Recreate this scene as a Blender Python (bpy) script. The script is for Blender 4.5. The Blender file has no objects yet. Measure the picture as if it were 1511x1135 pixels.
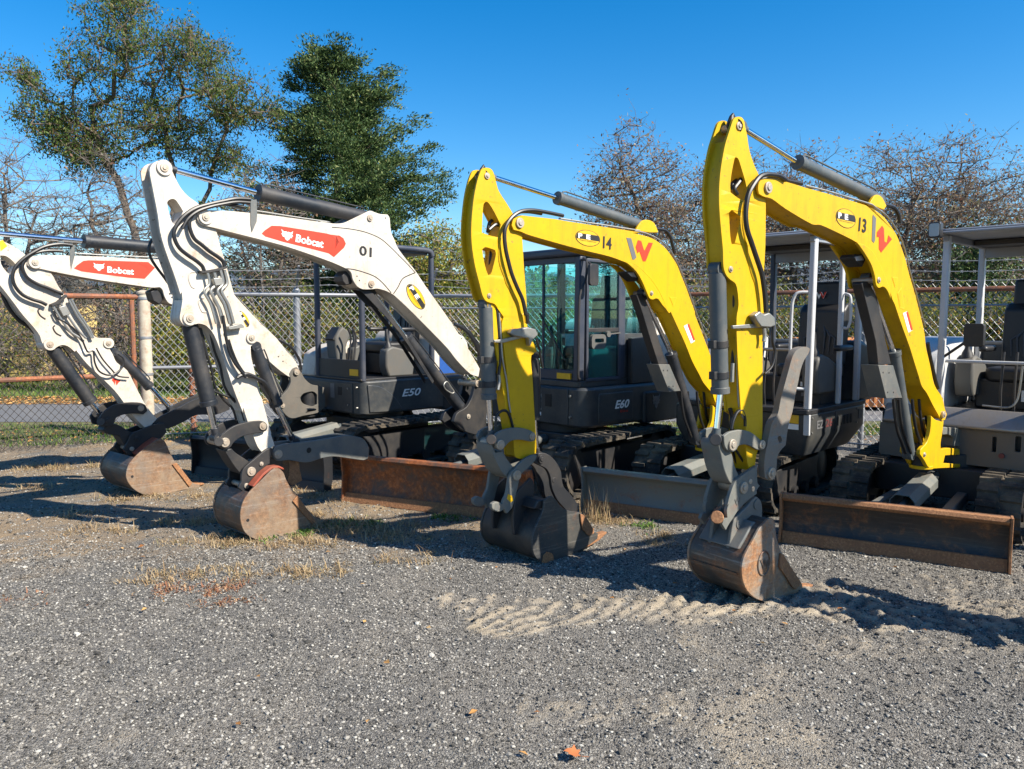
import bpy, bmesh, math, random
import numpy as np
from mathutils import Vector, Matrix
from mathutils.geometry import tessellate_polygon
random.seed(7); RS=np.random.RandomState(11)
scene=bpy.context.scene; COL=scene.collection
R=math.radians
# ------------------------------------------------------------------ camera maths
FPX=1135.0; CX=755.5; CY=567.5; CH=1.6; PITCH=math.atan(97.5/FPX)
cp,sp=math.cos(PITCH),math.sin(PITCH)
def ray(x,y):
    a=(x-CX)/FPX; b=-(y-CY)/FPX
    return (a,cp+sp*b,-sp+cp*b)
def gnd(x,y,z=0):
    r=ray(x,y); t=(z-CH)/r[2]; return (r[0]*t,r[1]*t)
cam=bpy.data.objects.new('camera',bpy.data.cameras.new('camera')); COL.objects.link(cam)
cam.location=(0,0,CH); cam.rotation_euler=(math.pi/2-PITCH,0,0)
cam.data.sensor_width=36; cam.data.lens=36*FPX/1511; cam.data.clip_start=.05; cam.data.clip_end=20000
scene.camera=cam
# ------------------------------------------------------------------ materials
def nt(name):
    m=bpy.data.materials.new(name); m.use_nodes=True; t=m.node_tree; t.nodes.clear()
    o=t.nodes.new('ShaderNodeOutputMaterial'); b=t.nodes.new('ShaderNodeBsdfPrincipled')
    t.links.new(b.outputs[0],o.inputs[0]); return m,t,b
def noise(t,scale,detail=5,rough=.6,vec=None,dist=0):
    n=t.nodes.new('ShaderNodeTexNoise'); n.inputs['Scale'].default_value=scale; n.inputs['Detail'].default_value=detail
    n.inputs['Roughness'].default_value=rough; n.inputs['Distortion'].default_value=dist
    if vec: t.links.new(vec,n.inputs['Vector'])
    return n.outputs['Fac']
def ramp(t,fac,stops,const=False):
    r=t.nodes.new('ShaderNodeValToRGB'); t.links.new(fac,r.inputs[0]); e=r.color_ramp.elements
    while len(e)<len(stops): e.new(.5)
    for i,(p,c) in enumerate(stops):
        e[i].position=p; e[i].color=(c,c,c,1) if not hasattr(c,'__len__') else (*c[:3],1)
    if const: r.color_ramp.interpolation='CONSTANT'
    return r.outputs[0]
def mix(t,fac,a,b,mode='MIX'):
    m=t.nodes.new('ShaderNodeMix'); m.data_type='RGBA'; m.blend_type=mode
    for k,v in ((0,fac),(6,a),(7,b)):
        if isinstance(v,(int,float)): m.inputs[k].default_value=v
        elif isinstance(v,tuple): m.inputs[k].default_value=(*v,1)
        else: t.links.new(v,m.inputs[k])
    return m.outputs[2]
def bump(t,b,h,strength=.3,dist=.01):
    n=t.nodes.new('ShaderNodeBump'); n.inputs['Strength'].default_value=strength; n.inputs['Distance'].default_value=dist
    t.links.new(h,n.inputs['Height']); t.links.new(n.outputs[0],b.inputs['Normal'])
def coord(t,kind='Object'):
    return t.nodes.new('ShaderNodeTexCoord').outputs[kind]
def paint(name,col,rough=.4,metal=0,dirt=(.12,.09,.06),amt=.35,scale=3,bs=.05,rust=0,rustcol=(.22,.075,.025),coat=0,spec=.5,edge=.58,lowdust=0,streak=0,scrape=0,chips=0):
    m,t,b=nt(name); v=coord(t)
    n1=noise(t,scale,8,.65,v); n2=noise(t,scale*9,6,.7,v); n3=noise(t,scale*.6,4,.5,v,1.0)
    c=mix(t,ramp(t,n1,[(.42,0),(.75,amt)]),col,dirt)
    c=mix(t,ramp(t,n2,[(.56,0),(.72,amt*.7)]),c,dirt)
    c=mix(t,ramp(t,n3,[(.3,0.0),(.8,.25)]),c,tuple(x*.8 for x in col))
    if rust:
        f=noise(t,scale*1.7,10,.75,v,.4)
        rc=ramp(t,n2,[(.3,tuple(x*.55 for x in rustcol)),(.5,rustcol),(.7,(min(1,rustcol[0]*1.9),rustcol[1]*2.1,rustcol[2]*2.1))])
        c=mix(t,ramp(t,f,[(edge-.08,0),(edge+.08,rust)]),c,rc)
    def mapped(sc):
        mp=t.nodes.new('ShaderNodeMapping'); mp.inputs['Scale'].default_value=sc; t.links.new(v,mp.inputs['Vector']); return mp.outputs[0]
    if streak:
        ns=noise(t,1.0,6,.7,mapped((16,16,1.6))); nl=noise(t,1.3,3,.5,v)
        k=t.nodes.new('ShaderNodeMath'); k.operation='MULTIPLY'; t.links.new(ramp(t,ns,[(.50,0),(.70,streak)]),k.inputs[0]); t.links.new(ramp(t,nl,[(.42,0),(.62,1)]),k.inputs[1]); c=mix(t,k.outputs[0],c,dirt)
        c=mix(t,ramp(t,noise(t,1.0,8,.8,mapped((3,3,40))),[(.62,0),(.70,streak*.5)]),c,tuple(min(1,x*1.25) for x in col))
    if chips:
        nc=noise(t,38,3,.5,v); k=t.nodes.new('ShaderNodeMath'); k.operation='MULTIPLY'; t.links.new(ramp(t,nc,[(.66,0),(.69,chips)]),k.inputs[0]); t.links.new(ramp(t,n1,[(.45,0),(.6,1)]),k.inputs[1]); c=mix(t,k.outputs[0],c,(.09,.07,.055))
    if scrape:
        nx_=noise(t,1.0,8,.8,mapped((2.5,2.5,60))); c=mix(t,ramp(t,nx_,[(.52,0),(.66,scrape)]),c,(.36,.33,.29)); c=mix(t,ramp(t,noise(t,1.0,6,.7,mapped((30,30,2.5))),[(.56,0),(.72,scrape*.7)]),c,(.06,.045,.035))
    if lowdust:
        s=t.nodes.new('ShaderNodeSeparateXYZ'); t.links.new(v,s.inputs[0])
        mr=t.nodes.new('ShaderNodeMapRange'); t.links.new(s.outputs[2],mr.inputs[0]); mr.inputs[1].default_value=.45; mr.inputs[2].default_value=0; mr.inputs[3].default_value=0; mr.inputs[4].default_value=lowdust
        mm=t.nodes.new('ShaderNodeMath'); mm.operation='MULTIPLY'; t.links.new(mr.outputs[0],mm.inputs[0]); t.links.new(ramp(t,n1,[(.35,.2),(.6,1)]),mm.inputs[1])
        c=mix(t,mm.outputs[0],c,(.33,.25,.16))
    t.links.new(c,b.inputs['Base Color']); b.inputs['Metallic'].default_value=metal
    t.links.new(ramp(t,n1,[(.3,rough),(.75,min(1,rough+.25))]),b.inputs['Roughness'])
    b.inputs['Specular IOR Level'].default_value=spec
    if coat: b.inputs['Coat Weight'].default_value=coat; b.inputs['Coat Roughness'].default_value=.15
    if bs: bump(t,b,n2,bs,.01)
    return m
def flat(name,col,rough=.5,metal=0):
    m,t,b=nt(name); v=coord(t); n=noise(t,25,5,.6,v)
    c=mix(t,ramp(t,n,[(.35,0),(.8,.35)]),col,tuple(x*.6 for x in col))
    t.links.new(c,b.inputs['Base Color']); b.inputs['Roughness'].default_value=rough; b.inputs['Metallic'].default_value=metal; return m
YEL=paint('yellow_paint',(.60,.365,.005),.40,dirt=(.30,.17,.02),amt=.4,scale=2.5,bs=.02,coat=.05,spec=.25,rust=.6,edge=.70,streak=.5,chips=.8)
WHT=paint('white_paint',(.54,.50,.44),.42,dirt=(.30,.22,.15),amt=.6,scale=2.2,bs=.03,coat=.08,rust=.8,streak=.55,chips=.8,edge=.64,rustcol=(.38,.2,.1))
GRM=paint('grey_steel',(.095,.104,.104),.45,dirt=(.25,.21,.16),amt=.6,scale=4,bs=.08,rust=.4,edge=.66)
GRL=paint('worn_grey_steel',(.115,.124,.116),.5,dirt=(.24,.21,.16),amt=.5,scale=6,bs=.15,rust=.4,edge=.64)
BLK=paint('black_steel',(.016,.017,.020),.42,dirt=(.07,.055,.04),amt=.5,scale=4,bs=.06,rust=.3,edge=.68)
DGR=paint('charcoal_panel',(.026,.031,.037),.36,dirt=(.11,.10,.08),amt=.7,scale=3,bs=.04)
CYL=paint('cylinder_paint',(.011,.015,.022),.4,dirt=(.12,.10,.08),amt=.4,scale=5,bs=.03)
CYG=paint('grey_cylinder_paint',(.062,.075,.082),.38,dirt=(.2,.17,.13),amt=.4,scale=5,bs=.03)
RUS=paint('rusty_bucket',(.16,.12,.095),.55,.2,dirt=(.30,.20,.12),amt=.8,scale=5,bs=.35,rust=.95,rustcol=(.17,.085,.045),edge=.50,lowdust=.35,scrape=.5)
RU2=paint('rusty_grey_bucket',(.19,.18,.165),.5,.2,dirt=(.28,.19,.1),amt=.6,scale=5,bs=.35,rust=.95,rustcol=(.27,.115,.045),edge=.48,lowdust=.45,scrape=.5)
DKB=paint('dark_bucket_shell',(.055,.052,.05),.42,.3,dirt=(.14,.09,.06),amt=.7,scale=4,bs=.15,rust=.75,rustcol=(.16,.06,.025),edge=.53,lowdust=.3,scrape=.5)
RUB=paint('orange_rust',(.24,.11,.05),.75,0,dirt=(.2,.1,.05),amt=.7,scale=8,bs=.4,rust=.8,rustcol=(.27,.125,.055),edge=.45)
BLD=paint('blade_steel',(.030,.027,.027),.34,.3,dirt=(.12,.075,.045),amt=.6,scale=3,bs=.1,rust=.85,rustcol=(.20,.08,.03),edge=.58,scrape=.12)
BLG=paint('grey_blade_paint',(.165,.168,.148),.45,.1,dirt=(.22,.18,.12),amt=.6,scale=5,bs=.12,rust=.7,edge=.62)
BLR=paint('rust_blade_paint',(.10,.07,.055),.5,.2,dirt=(.2,.11,.07),amt=.7,scale=3.5,bs=.15,rust=.95,rustcol=(.30,.09,.025),edge=.47)
CHR=flat('chrome_rod',(.75,.77,.8),.08,1.0)
STL=paint('zinc_fitting',(.36,.36,.34),.35,.8,amt=.4,scale=9,bs=.05)
PIN=paint('pin_steel',(.45,.40,.33),.45,.6,dirt=(.25,.13,.06),amt=.7,scale=12,bs=.1)
HOS=flat('hose_rubber',(.012,.012,.013),.42)
RBR=paint('track_rubber',(.018,.017,.016),.8,dirt=(.20,.16,.11),amt=.85,scale=5,bs=.3)
SEA=flat('seat_vinyl',(.018,.018,.02),.45)
PLG=paint('light_grey_frame',(.50,.51,.53),.35,dirt=(.25,.23,.2),amt=.3,scale=4,bs=.02)
CNS=paint('console_plastic',(.09,.09,.085),.5,amt=.4,scale=5,bs=.02)
NVY=paint('dark_blue_frame',(.028,.036,.058),.38,dirt=(.12,.11,.1),amt=.35,scale=4,bs=.02)
SIL=paint('brushed_sill',(.30,.28,.26),.32,.6,dirt=(.2,.15,.1),amt=.5,scale=4,bs=.03)
RED=flat('red_decal',(.60,.035,.010),.55); REDW=flat('orange_red_decal',(.70,.035,.006),.55)
BKD=flat('black_decal',(.008,.008,.009),.6); WHD=flat('white_decal',(.80,.80,.78),.4); GYD=flat('grey_decal',(.13,.13,.135),.5)
YLD=flat('yellow_decal',(.60,.38,.006),.5); ORS=flat('amber_sticker',(.75,.42,.01),.4)
LEN=flat('lamp_lens',(.35,.36,.37),.15)
def glass(name,tint,refl=.12):
    m,t,b=nt(name); t.nodes.remove(b); o=[n for n in t.nodes if n.type=='OUTPUT_MATERIAL'][0]
    tr=t.nodes.new('ShaderNodeBsdfTransparent'); tr.inputs[0].default_value=(*tint,1)
    gl=t.nodes.new('ShaderNodeBsdfGlossy'); gl.inputs['Roughness'].default_value=.02
    lw=t.nodes.new('ShaderNodeFresnel'); lw.inputs[0].default_value=1.28
    ad=t.nodes.new('ShaderNodeMath'); ad.operation='ADD'; ad.inputs[1].default_value=refl*.4; t.links.new(lw.outputs[0],ad.inputs[0])
    mx=t.nodes.new('ShaderNodeMixShader'); t.links.new(ad.outputs[0],mx.inputs[0]); t.links.new(tr.outputs[0],mx.inputs[1]); t.links.new(gl.outputs[0],mx.inputs[2]); t.links.new(mx.outputs[0],o.inputs[0]); return m
GLS=glass('tinted_glass',(.66,.93,.95),.0)
# ------------------------------------------------------------------ geometry helpers
def smooth_poly(pts,sub=3,ang=48,closed=True):
    n=len(pts); P=[Vector(p) for p in pts]
    def turn(i):
        a=P[i]-P[i-1]; b=P[(i+1)%n]-P[i]
        if a.length<1e-9 or b.length<1e-9: return 180
        return math.degrees(a.angle(b))
    sharp=[turn(i)>ang for i in range(n)]
    if not closed: sharp[0]=sharp[-1]=True
    out=[]
    for i in range(n if closed else n-1):
        p1,p2=P[i],P[(i+1)%n]; p0=p1 if sharp[i] else P[i-1]; p3=p2 if sharp[(i+1)%n] else P[(i+2)%n]
        out.append(p1)
        for k in range(1,sub):
            u=k/sub
            t1=(p2-p0)*.5; t2=(p3-p1)*.5
            L=(p2-p1).length
            if t1.length>L: t1=t1*(L/t1.length)
            if t2.length>L: t2=t2*(L/t2.length)
            h1=2*u**3-3*u*u+1;h2=-2*u**3+3*u*u;h3=u**3-2*u*u+u;h4=u**3-u*u
            out.append(p1*h1+p2*h2+t1*h3+t2*h4)
    if not closed: out.append(P[-1])
    return [tuple(p) for p in out]
def area(p): return sum(p[i-1][0]*p[i][1]-p[i][0]*p[i-1][1] for i in range(len(p)))/2
def inset(p,d):
    n=len(p); s=1 if area(p)>0 else -1; out=[]
    for i in range(n):
        a=Vector(p[i])-Vector(p[i-1]); b=Vector(p[(i+1)%n])-Vector(p[i])
        if a.length<1e-9 or b.length<1e-9: out.append(p[i]); continue
        a.normalize(); b.normalize(); m=Vector((-(a.y+b.y),a.x+b.x))
        if m.length<.3: m=Vector((-a.y,a.x))
        m.normalize(); out.append((p[i][0]+m.x*d*s,p[i][1]+m.y*d*s))
    return out
class MB:
    def __init__(s): s.v=[]; s.f=[]
    def add(s,v,f):
        o=len(s.v); s.v+= [tuple(x) for x in v]; s.f+=[tuple(i+o for i in q) for q in f]; return s
    def box(s,x0,x1,y0,y1,z0,z1):
        return s.add([(x,y,z) for x in (x0,x1) for y in (y0,y1) for z in (z0,z1)],[(0,1,3,2),(4,6,7,5),(0,4,5,1),(2,3,7,6),(0,2,6,4),(1,5,7,3)])
    def prism(s,poly,a0,a1,axis='y',holes=()):
        """poly in the plane normal to axis: y->(x,z), x->(y,z), z->(x,y)"""
        def P(q,a): return {'y':(q[0],a,q[1]),'x':(a,q[0],q[1]),'z':(q[0],q[1],a)}[axis]
        loops=[list(poly)]+[list(h) for h in holes]
        allp=[q for l in loops for q in l]; n=len(allp)
        if holes:
            tri=tessellate_polygon([[Vector((q[0],q[1],0)) for q in l] for l in loops])
            ff=[tuple(t) for t in tri]
        else: ff=[tuple(range(n))]
        s.v0=len(s.v)
        v=[P(q,a0) for q in allp]+[P(q,a1) for q in allp]
        f=list(ff)+[tuple(i+n for i in reversed(t)) for t in ff]
        k=0
        for l in loops:
            m=len(l)
            for i in range(m): a,b=k+i,k+(i+1)%m; f.append((a,a+n,b+n,b))
            k+=m
        return s.add(v,f)
    def tube(s,path,r,sides=8,cap=True):
        P=[Vector(p) for p in path]; n=len(P); rr=r if hasattr(r,'__len__') else [r]*n
        ref=None; vs=[]
        for i in range(n):
            t=(P[min(i+1,n-1)]-P[max(i-1,0)])
            if t.length<1e-9: t=Vector((0,0,1))
            t.normalize()
            if ref is None:
                ref=Vector((0,1,0)) if abs(t.y)<.9 else Vector((1,0,0))
            u=(ref-t*ref.dot(t))
            if u.length<1e-6: u=t.orthogonal()
            u.normalize(); w=t.cross(u); ref=u
            for k in range(sides):
                a=2*math.pi*k/sides; vs.append(P[i]+(u*math.cos(a)+w*math.sin(a))*rr[i])
        f=[]
        for i in range(n-1):
            for k in range(sides):
                a=i*sides+k; b=i*sides+(k+1)%sides; f.append((a,b,b+sides,a+sides))
        if cap: f+= [tuple(reversed(range(sides))),tuple(range((n-1)*sides,n*sides))]
        return s.add(vs,f)
    def bar(s,p0,p1,w,h,up=(0,0,1)):
        a=Vector(p0);b=Vector(p1);t=(b-a).normalized();u=Vector(up);u=u-t*u.dot(t)
        if u.length<1e-5: u=t.orthogonal()
        u.normalize();q=t.cross(u)
        vs=[c+q*(i*w/2)+u*(j*h/2) for c in (a,b) for i in (-1,1) for j in (-1,1)]
        return s.add(vs,[(0,1,3,2),(4,6,7,5),(0,4,5,1),(2,3,7,6),(0,2,6,4),(1,5,7,3)])
def setp(o,**k):
    for a,b in k.items(): o[a]=b
def build(name,mb,mat,parent=None,M=None,bev=0,ang=35,seg=2,flatsh=False):
    me=bpy.data.meshes.new(name); v=mb.v
    if M is not None: v=[tuple(M@Vector(p)) for p in v]
    me.from_pydata([tuple(map(float,p)) for p in v],[],mb.f); me.validate(clean_customdata=False)
    bm=bmesh.new(); bm.from_mesh(me); bmesh.ops.recalc_face_normals(bm,faces=bm.faces); bm.to_mesh(me); bm.free()
    if isinstance(mat,(list,tuple)):
        for m in mat: me.materials.append(m)
    else: me.materials.append(mat)
    if not flatsh:
        me.polygons.foreach_set('use_smooth',[True]*len(me.polygons)); me.set_sharp_from_angle(angle=R(ang))
    o=bpy.data.objects.new(name,me); COL.objects.link(o)
    if parent: o.parent=parent
    if bev:
        b=o.modifiers.new('bevel','BEVEL'); b.width=bev; b.segments=seg; b.limit_method='ANGLE'; b.angle_limit=R(38); b.harden_normals=False; b.miter_outer='MITER_ARC'
    return o
def thing(name,label,cat,loc=(0,0,0),rz=0,group=None):
    o=bpy.data.objects.new(name,None); COL.objects.link(o); o.location=loc; o.rotation_euler=(0,0,rz); o.empty_display_size=.2
    setp(o,label=label,category=cat)
    if group: o['group']=group
    return o
def tag(o,label=None,cat=None,group=None,kind=None):
    for k,v in (('label',label),('category',cat),('group',group),('kind',kind)):
        if v: o[k]=v
    return o
def text_mb(txt,bold=0,shear=0):
    cu=bpy.data.curves.new('t','FONT'); cu.body=txt; cu.offset=bold; cu.shear=shear; cu.resolution_u=3
    ob=bpy.data.objects.new('t',cu); COL.objects.link(ob)
    dg=bpy.context.evaluated_depsgraph_get(); me=bpy.data.meshes.new_from_object(ob.evaluated_get(dg))
    v=[tuple(q.co) for q in me.vertices]; f=[tuple(p.vertices) for p in me.polygons]
    bpy.data.objects.remove(ob); bpy.data.curves.remove(cu); bpy.data.meshes.remove(me)
    x0=min(p[0] for p in v);x1=max(p[0] for p in v);y0=min(p[1] for p in v);y1=max(p[1] for p in v)
    return [((p[0]-x0)/(x1-x0),(p[1]-y0)/(y1-y0)) for p in v],f
# pixel traces: crop = (x0,y0,scale)
K=300/1511
A4=(1020,160,K);B4=(1020,385,K);C4=(1000,600,220/1511);D4=(1000,735,220/1511);E4=(1211,280,K);F4=(1211,500,K)
A3=(660,240,K);B3=(660,450,K);C3=(680,640,240/1362);E3=(900,330,180/1511);F3=(920,460,180/851);H3=(600,540,200/1261)
A2=(190,220,K);B2=(190,430,K);C2=(300,600,K);E2=(450,300,K)
A1=(0,340,260/1511);G1=(0,500,300/1310);PX=(0,0,1)
def T(crop,s):
    a=[q.split(',') for q in s.split()]
    return [(crop[0]+float(x)*crop[2],crop[1]+float(y)*crop[2]) for x,y in a]
class Frame:
    """x = towards the machine's rear, y = towards its right (away from the camera), z up"""
    def __init__(s,O,ang):
        s.O=O; s.a=R(ang); s.d=(math.cos(s.a),math.sin(s.a)); s.r=(-s.d[1],s.d[0])
        s.W=Matrix.Translation((O[0],O[1],0))@Matrix.Rotation(s.a,4,'Z')
    def _hit(s,px,nrm,off):
        r=ray(*px); den=r[0]*nrm[0]+r[1]*nrm[1]; t=(off+s.O[0]*nrm[0]+s.O[1]*nrm[1])/den
        X,Y,Z=r[0]*t-s.O[0],r[1]*t-s.O[1],CH+r[2]*t
        return (X*s.d[0]+Y*s.d[1],X*s.r[0]+Y*s.r[1],Z)
    def side(s,px,y=0):
        q=s._hit(px,s.r,y); return (q[0],q[2])
    def front(s,px,x=0):
        q=s._hit(px,s.d,x); return (q[1],q[2])
    def sides(s,pts,y=0): return [s.side(p,y) for p in pts]
def bucket_frame(px,py,ang,w):
    g=gnd(px,py); a=R(ang); r=(-math.sin(a),math.cos(a))
    return Frame((g[0]+r[0]*w/2,g[1]+r[1]*w/2),ang)
class Machine:
    def __init__(s,frame,label,group,name='excavator',cat='excavator'):
        s.F=frame; s.root=thing(name,label,cat,(frame.O[0],frame.O[1],0),frame.a,group)
        s.inv=frame.W.inverted()
    def S(s,px,off=0): return s.F.sides(px,-off)
    def p3(s,px,off=0):
        q=s.F.side(px,-off); return (q[0],-off,q[1])
    def plate(s,name,px,off0,off1,mat,parent=None,holes=(),bev=.004,off=None,sub=3,ins=0,clip=None):
        o=max(off0,off1) if off is None else off
        P=smooth_poly(s.S(px,o),sub); Hs=[smooth_poly(s.S(h,o),sub) for h in holes]
        if ins: P=inset(P,ins)
        mb=MB().prism(P,-off0,-off1,'y',Hs)
        return build(name,mb,mat,parent or s.root,bev=bev)
    def girder(s,name,px,w,mat,parent=None,holes=(),t=.012,ins=.010,topclip=None,bev=.003,sub=3,web=None):
        """two side plates and a recessed web between them, one mesh"""
        P=smooth_poly(s.S(px,w/2),sub); Hs=[smooth_poly(s.S(h,w/2),sub) for h in holes]
        mb=MB(); mb.prism(P,-w/2,-w/2+t,'y',Hs); mb.prism(P,w/2-t,w/2,'y',Hs)
        Q=inset(P,ins) if web is None else inset(smooth_poly(s.S(web,w/2),sub),ins)
        mb.prism(Q,-w/2+t*.99,w/2-t*.99,'y',[inset(h,-.006) for h in Hs] if web is None or web=='h' else ())
        return build(name,mb,mat,parent or s.root,bev=bev)
    def pin(s,px,r,o0,o1,mat=None,parent=None,name='pin',head=True):
        q=s.F.side(px,-max(o0,o1)); mb=MB()
        mb.tube([(q[0],-o0,q[1]),(q[0],-o1,q[1])],r,20)
        if head: mb.tube([(q[0],-max(o0,o1),q[1]),(q[0],-max(o0,o1)-.006,q[1])],r*.55,6)
        return build(name,mb,mat or PIN,parent or s.root,bev=.002)
    def cyl(s,a,b,c,rb,rr,off,mat,parent=None,chrome=None,clamps=()):
        """barrel a->b, rod b->c"""
        A,B,Cc=[Vector(s.p3(p,off)) for p in (a,b,c)]
        t=(B-A).normalized(); mb=MB()
        mb.tube([A,A+t*.02,A+t*.021,B-t*.035,B-t*.034,B],[rb*.9,rb*.9,rb,rb,rb*1.12,rb*1.12],20)
        mb.tube([A+Vector((0,-rb*.75,0)),A+Vector((0,rb*.75,0))],rb*.85,14)
        n=Vector((-t.z,0,t.x))
        # feed line along the barrel
        if n.z<0: n=-n
        mb.tube([A+t*.05+n*rb,A+t*.05+n*(rb+.018),A+t*.09+n*(rb+.02),B-t*.08+n*(rb+.02),B-t*.05+n*(rb+.012),B-t*.05+n*rb],.006,6)
        cy=build('hydraulic_cylinder',mb,mat,parent or s.root,bev=.0015)
        t2=(Cc-B).normalized(); r=MB().tube([B-t2*.02,Cc],rr,16)
        build('piston_rod',r,chrome or CHR,cy)
        e=MB().tube([Cc+Vector((0,-rr*1.6,0)),Cc+Vector((0,rr*1.6,0))],rr*1.7,14); e.tube([Cc-t2*rr*3.2,Cc-t2*rr],rr*1.25,12)
        build('rod_eye',e,mat,cy)
        for f in clamps:
            q=A+t*(B-A).length*f; m=MB().tube([q-t*.02,q+t*.02],rb*1.08,18); m.box(q.x-rb*1.5,q.x-rb*.6,q.y-.02,q.y+.02,q.z-.022,q.z+.022)
            build('hose_clamp',m,BLK,cy,bev=.002)
        return cy
    def hose(s,groups,r,mat=None,parent=None,name='hose',sides=8):
        """list of (px,off)"""
        P=[s.p3(p,o) for p,o in groups]; P=smooth_poly(P,5,170,False)
        return build(name,MB().tube(P,r,sides),mat or HOS,parent or s.root)
    def decal(s,px,off,mat,parent,name='decal',dx=.0022,holes=()):
        P=s.S(px,off); Hs=[s.S(h,off) for h in holes]
        mb=MB().prism(P,-off-dx,-off+.001,'y',Hs)
        return build(name,mb,mat,parent,flatsh=True)
    def text(s,txt,bl,br,tl,off,mat,parent,bold=0,shear=0,name='lettering',dx=.0035):
        """quad: baseline left, baseline right, top left (pixels)"""
        v,f=text_mb(txt,bold,shear); o=s.F.side(bl,-off);a=s.F.side(br,-off);b=s.F.side(tl,-off)
        mb=MB().add([(o[0]+(a[0]-o[0])*x+(b[0]-o[0])*y,-off-dx,o[1]+(a[1]-o[1])*x+(b[1]-o[1])*y) for x,y in v],f)
        return build(name,mb,mat,parent,flatsh=True)
def frame_text(Fr,M,txt,plane,at,p0,w,h,mat,parent,bold=0,shear=0,up=(0,1)):
    """lettering on a flat panel in frame coordinates; plane 'y' (side) or 'x' (front, reads along -y)"""
    v,f=text_mb(txt,bold,shear)
    if plane=='y': vs=[(p0[0]+x*w,at,p0[1]+y*h) for x,y in v]
    else: vs=[(at,p0[0]-x*w,p0[1]+y*h) for x,y in v]
    return build('lettering',MB().add(vs,f),mat,parent,M,flatsh=True)
def cathead(u0,v0,w,h):
    """snarling cat head outline in a unit box"""
    P=[(0,1),(.22,.80),(.40,.86),(.5,.80),(.60,.86),(.78,.80),(1,1),(.90,.66),(1.0,.52),(.86,.48),(.92,.34),(.72,.30),(.66,.12),(.5,.0),(.34,.12),(.28,.30),(.08,.34),(.14,.48),(0,.52),(.10,.66)]
    return [(u0+x*w,v0+y*h) for x,y in P]
def cathead_holes(u0,v0,w,h):
    H=[[(.22,.60),(.42,.50),(.36,.44)],[(.78,.60),(.64,.44),(.58,.50)],[(.43,.26),(.57,.26),(.5,.16)]]
    return [[(u0+x*w,v0+y*h) for x,y in q] for q in H]
# ================================================================== boom assemblies
GRP='compact excavators parked in a row'
def letters_pe(m,cen,ux,uy,off,parent,yellow=True):
    """oval decal: centre, half-axis vectors in pixels"""
    def q(a,b): return (cen[0]+ux[0]*a+uy[0]*b,cen[1]+ux[1]*a+uy[1]*b)
    ring=[q(math.cos(t*math.pi/18),math.sin(t*math.pi/18)) for t in range(36)]
    m.decal(ring,off,BKD,parent,'oval_decal',.0015)
    ri=[q(.94*math.cos(t*math.pi/18),.94*math.sin(t*math.pi/18)) for t in range(36)]
    m.decal(ri,off,YLD,parent,'oval_decal',.0025)
    xs=lambda b:.93*math.sqrt(max(0,1-(b/.93)**2))
    band=[q(-xs(.48),.48),q(0,.48),q(xs(.48),.48),q(xs(.3),.3),q(xs(.1),.1),q(xs(-.1),-.1),q(xs(-.20),-.20),q(-xs(-.20),-.20),q(-xs(0),0),q(-xs(.2),.2),q(-xs(.35),.35)]
    m.decal(band,off,BKD,parent,'oval_decal',.0033)
    m.text('P',q(-.78,-.16),q(-.46,-.16),q(-.78,.46),off,WHD,parent,.03,dx=.0045)
    m.text('E',q(-.14,-.14),q(.20,-.14),q(-.14,.44),off,WHD,parent,.03,dx=.0045)
    m.text('Pearson Equipment',q(-.66,-.46),q(.66,-.46),q(-.66,-.26),off,BKD,parent,0,dx=.0045)
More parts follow.
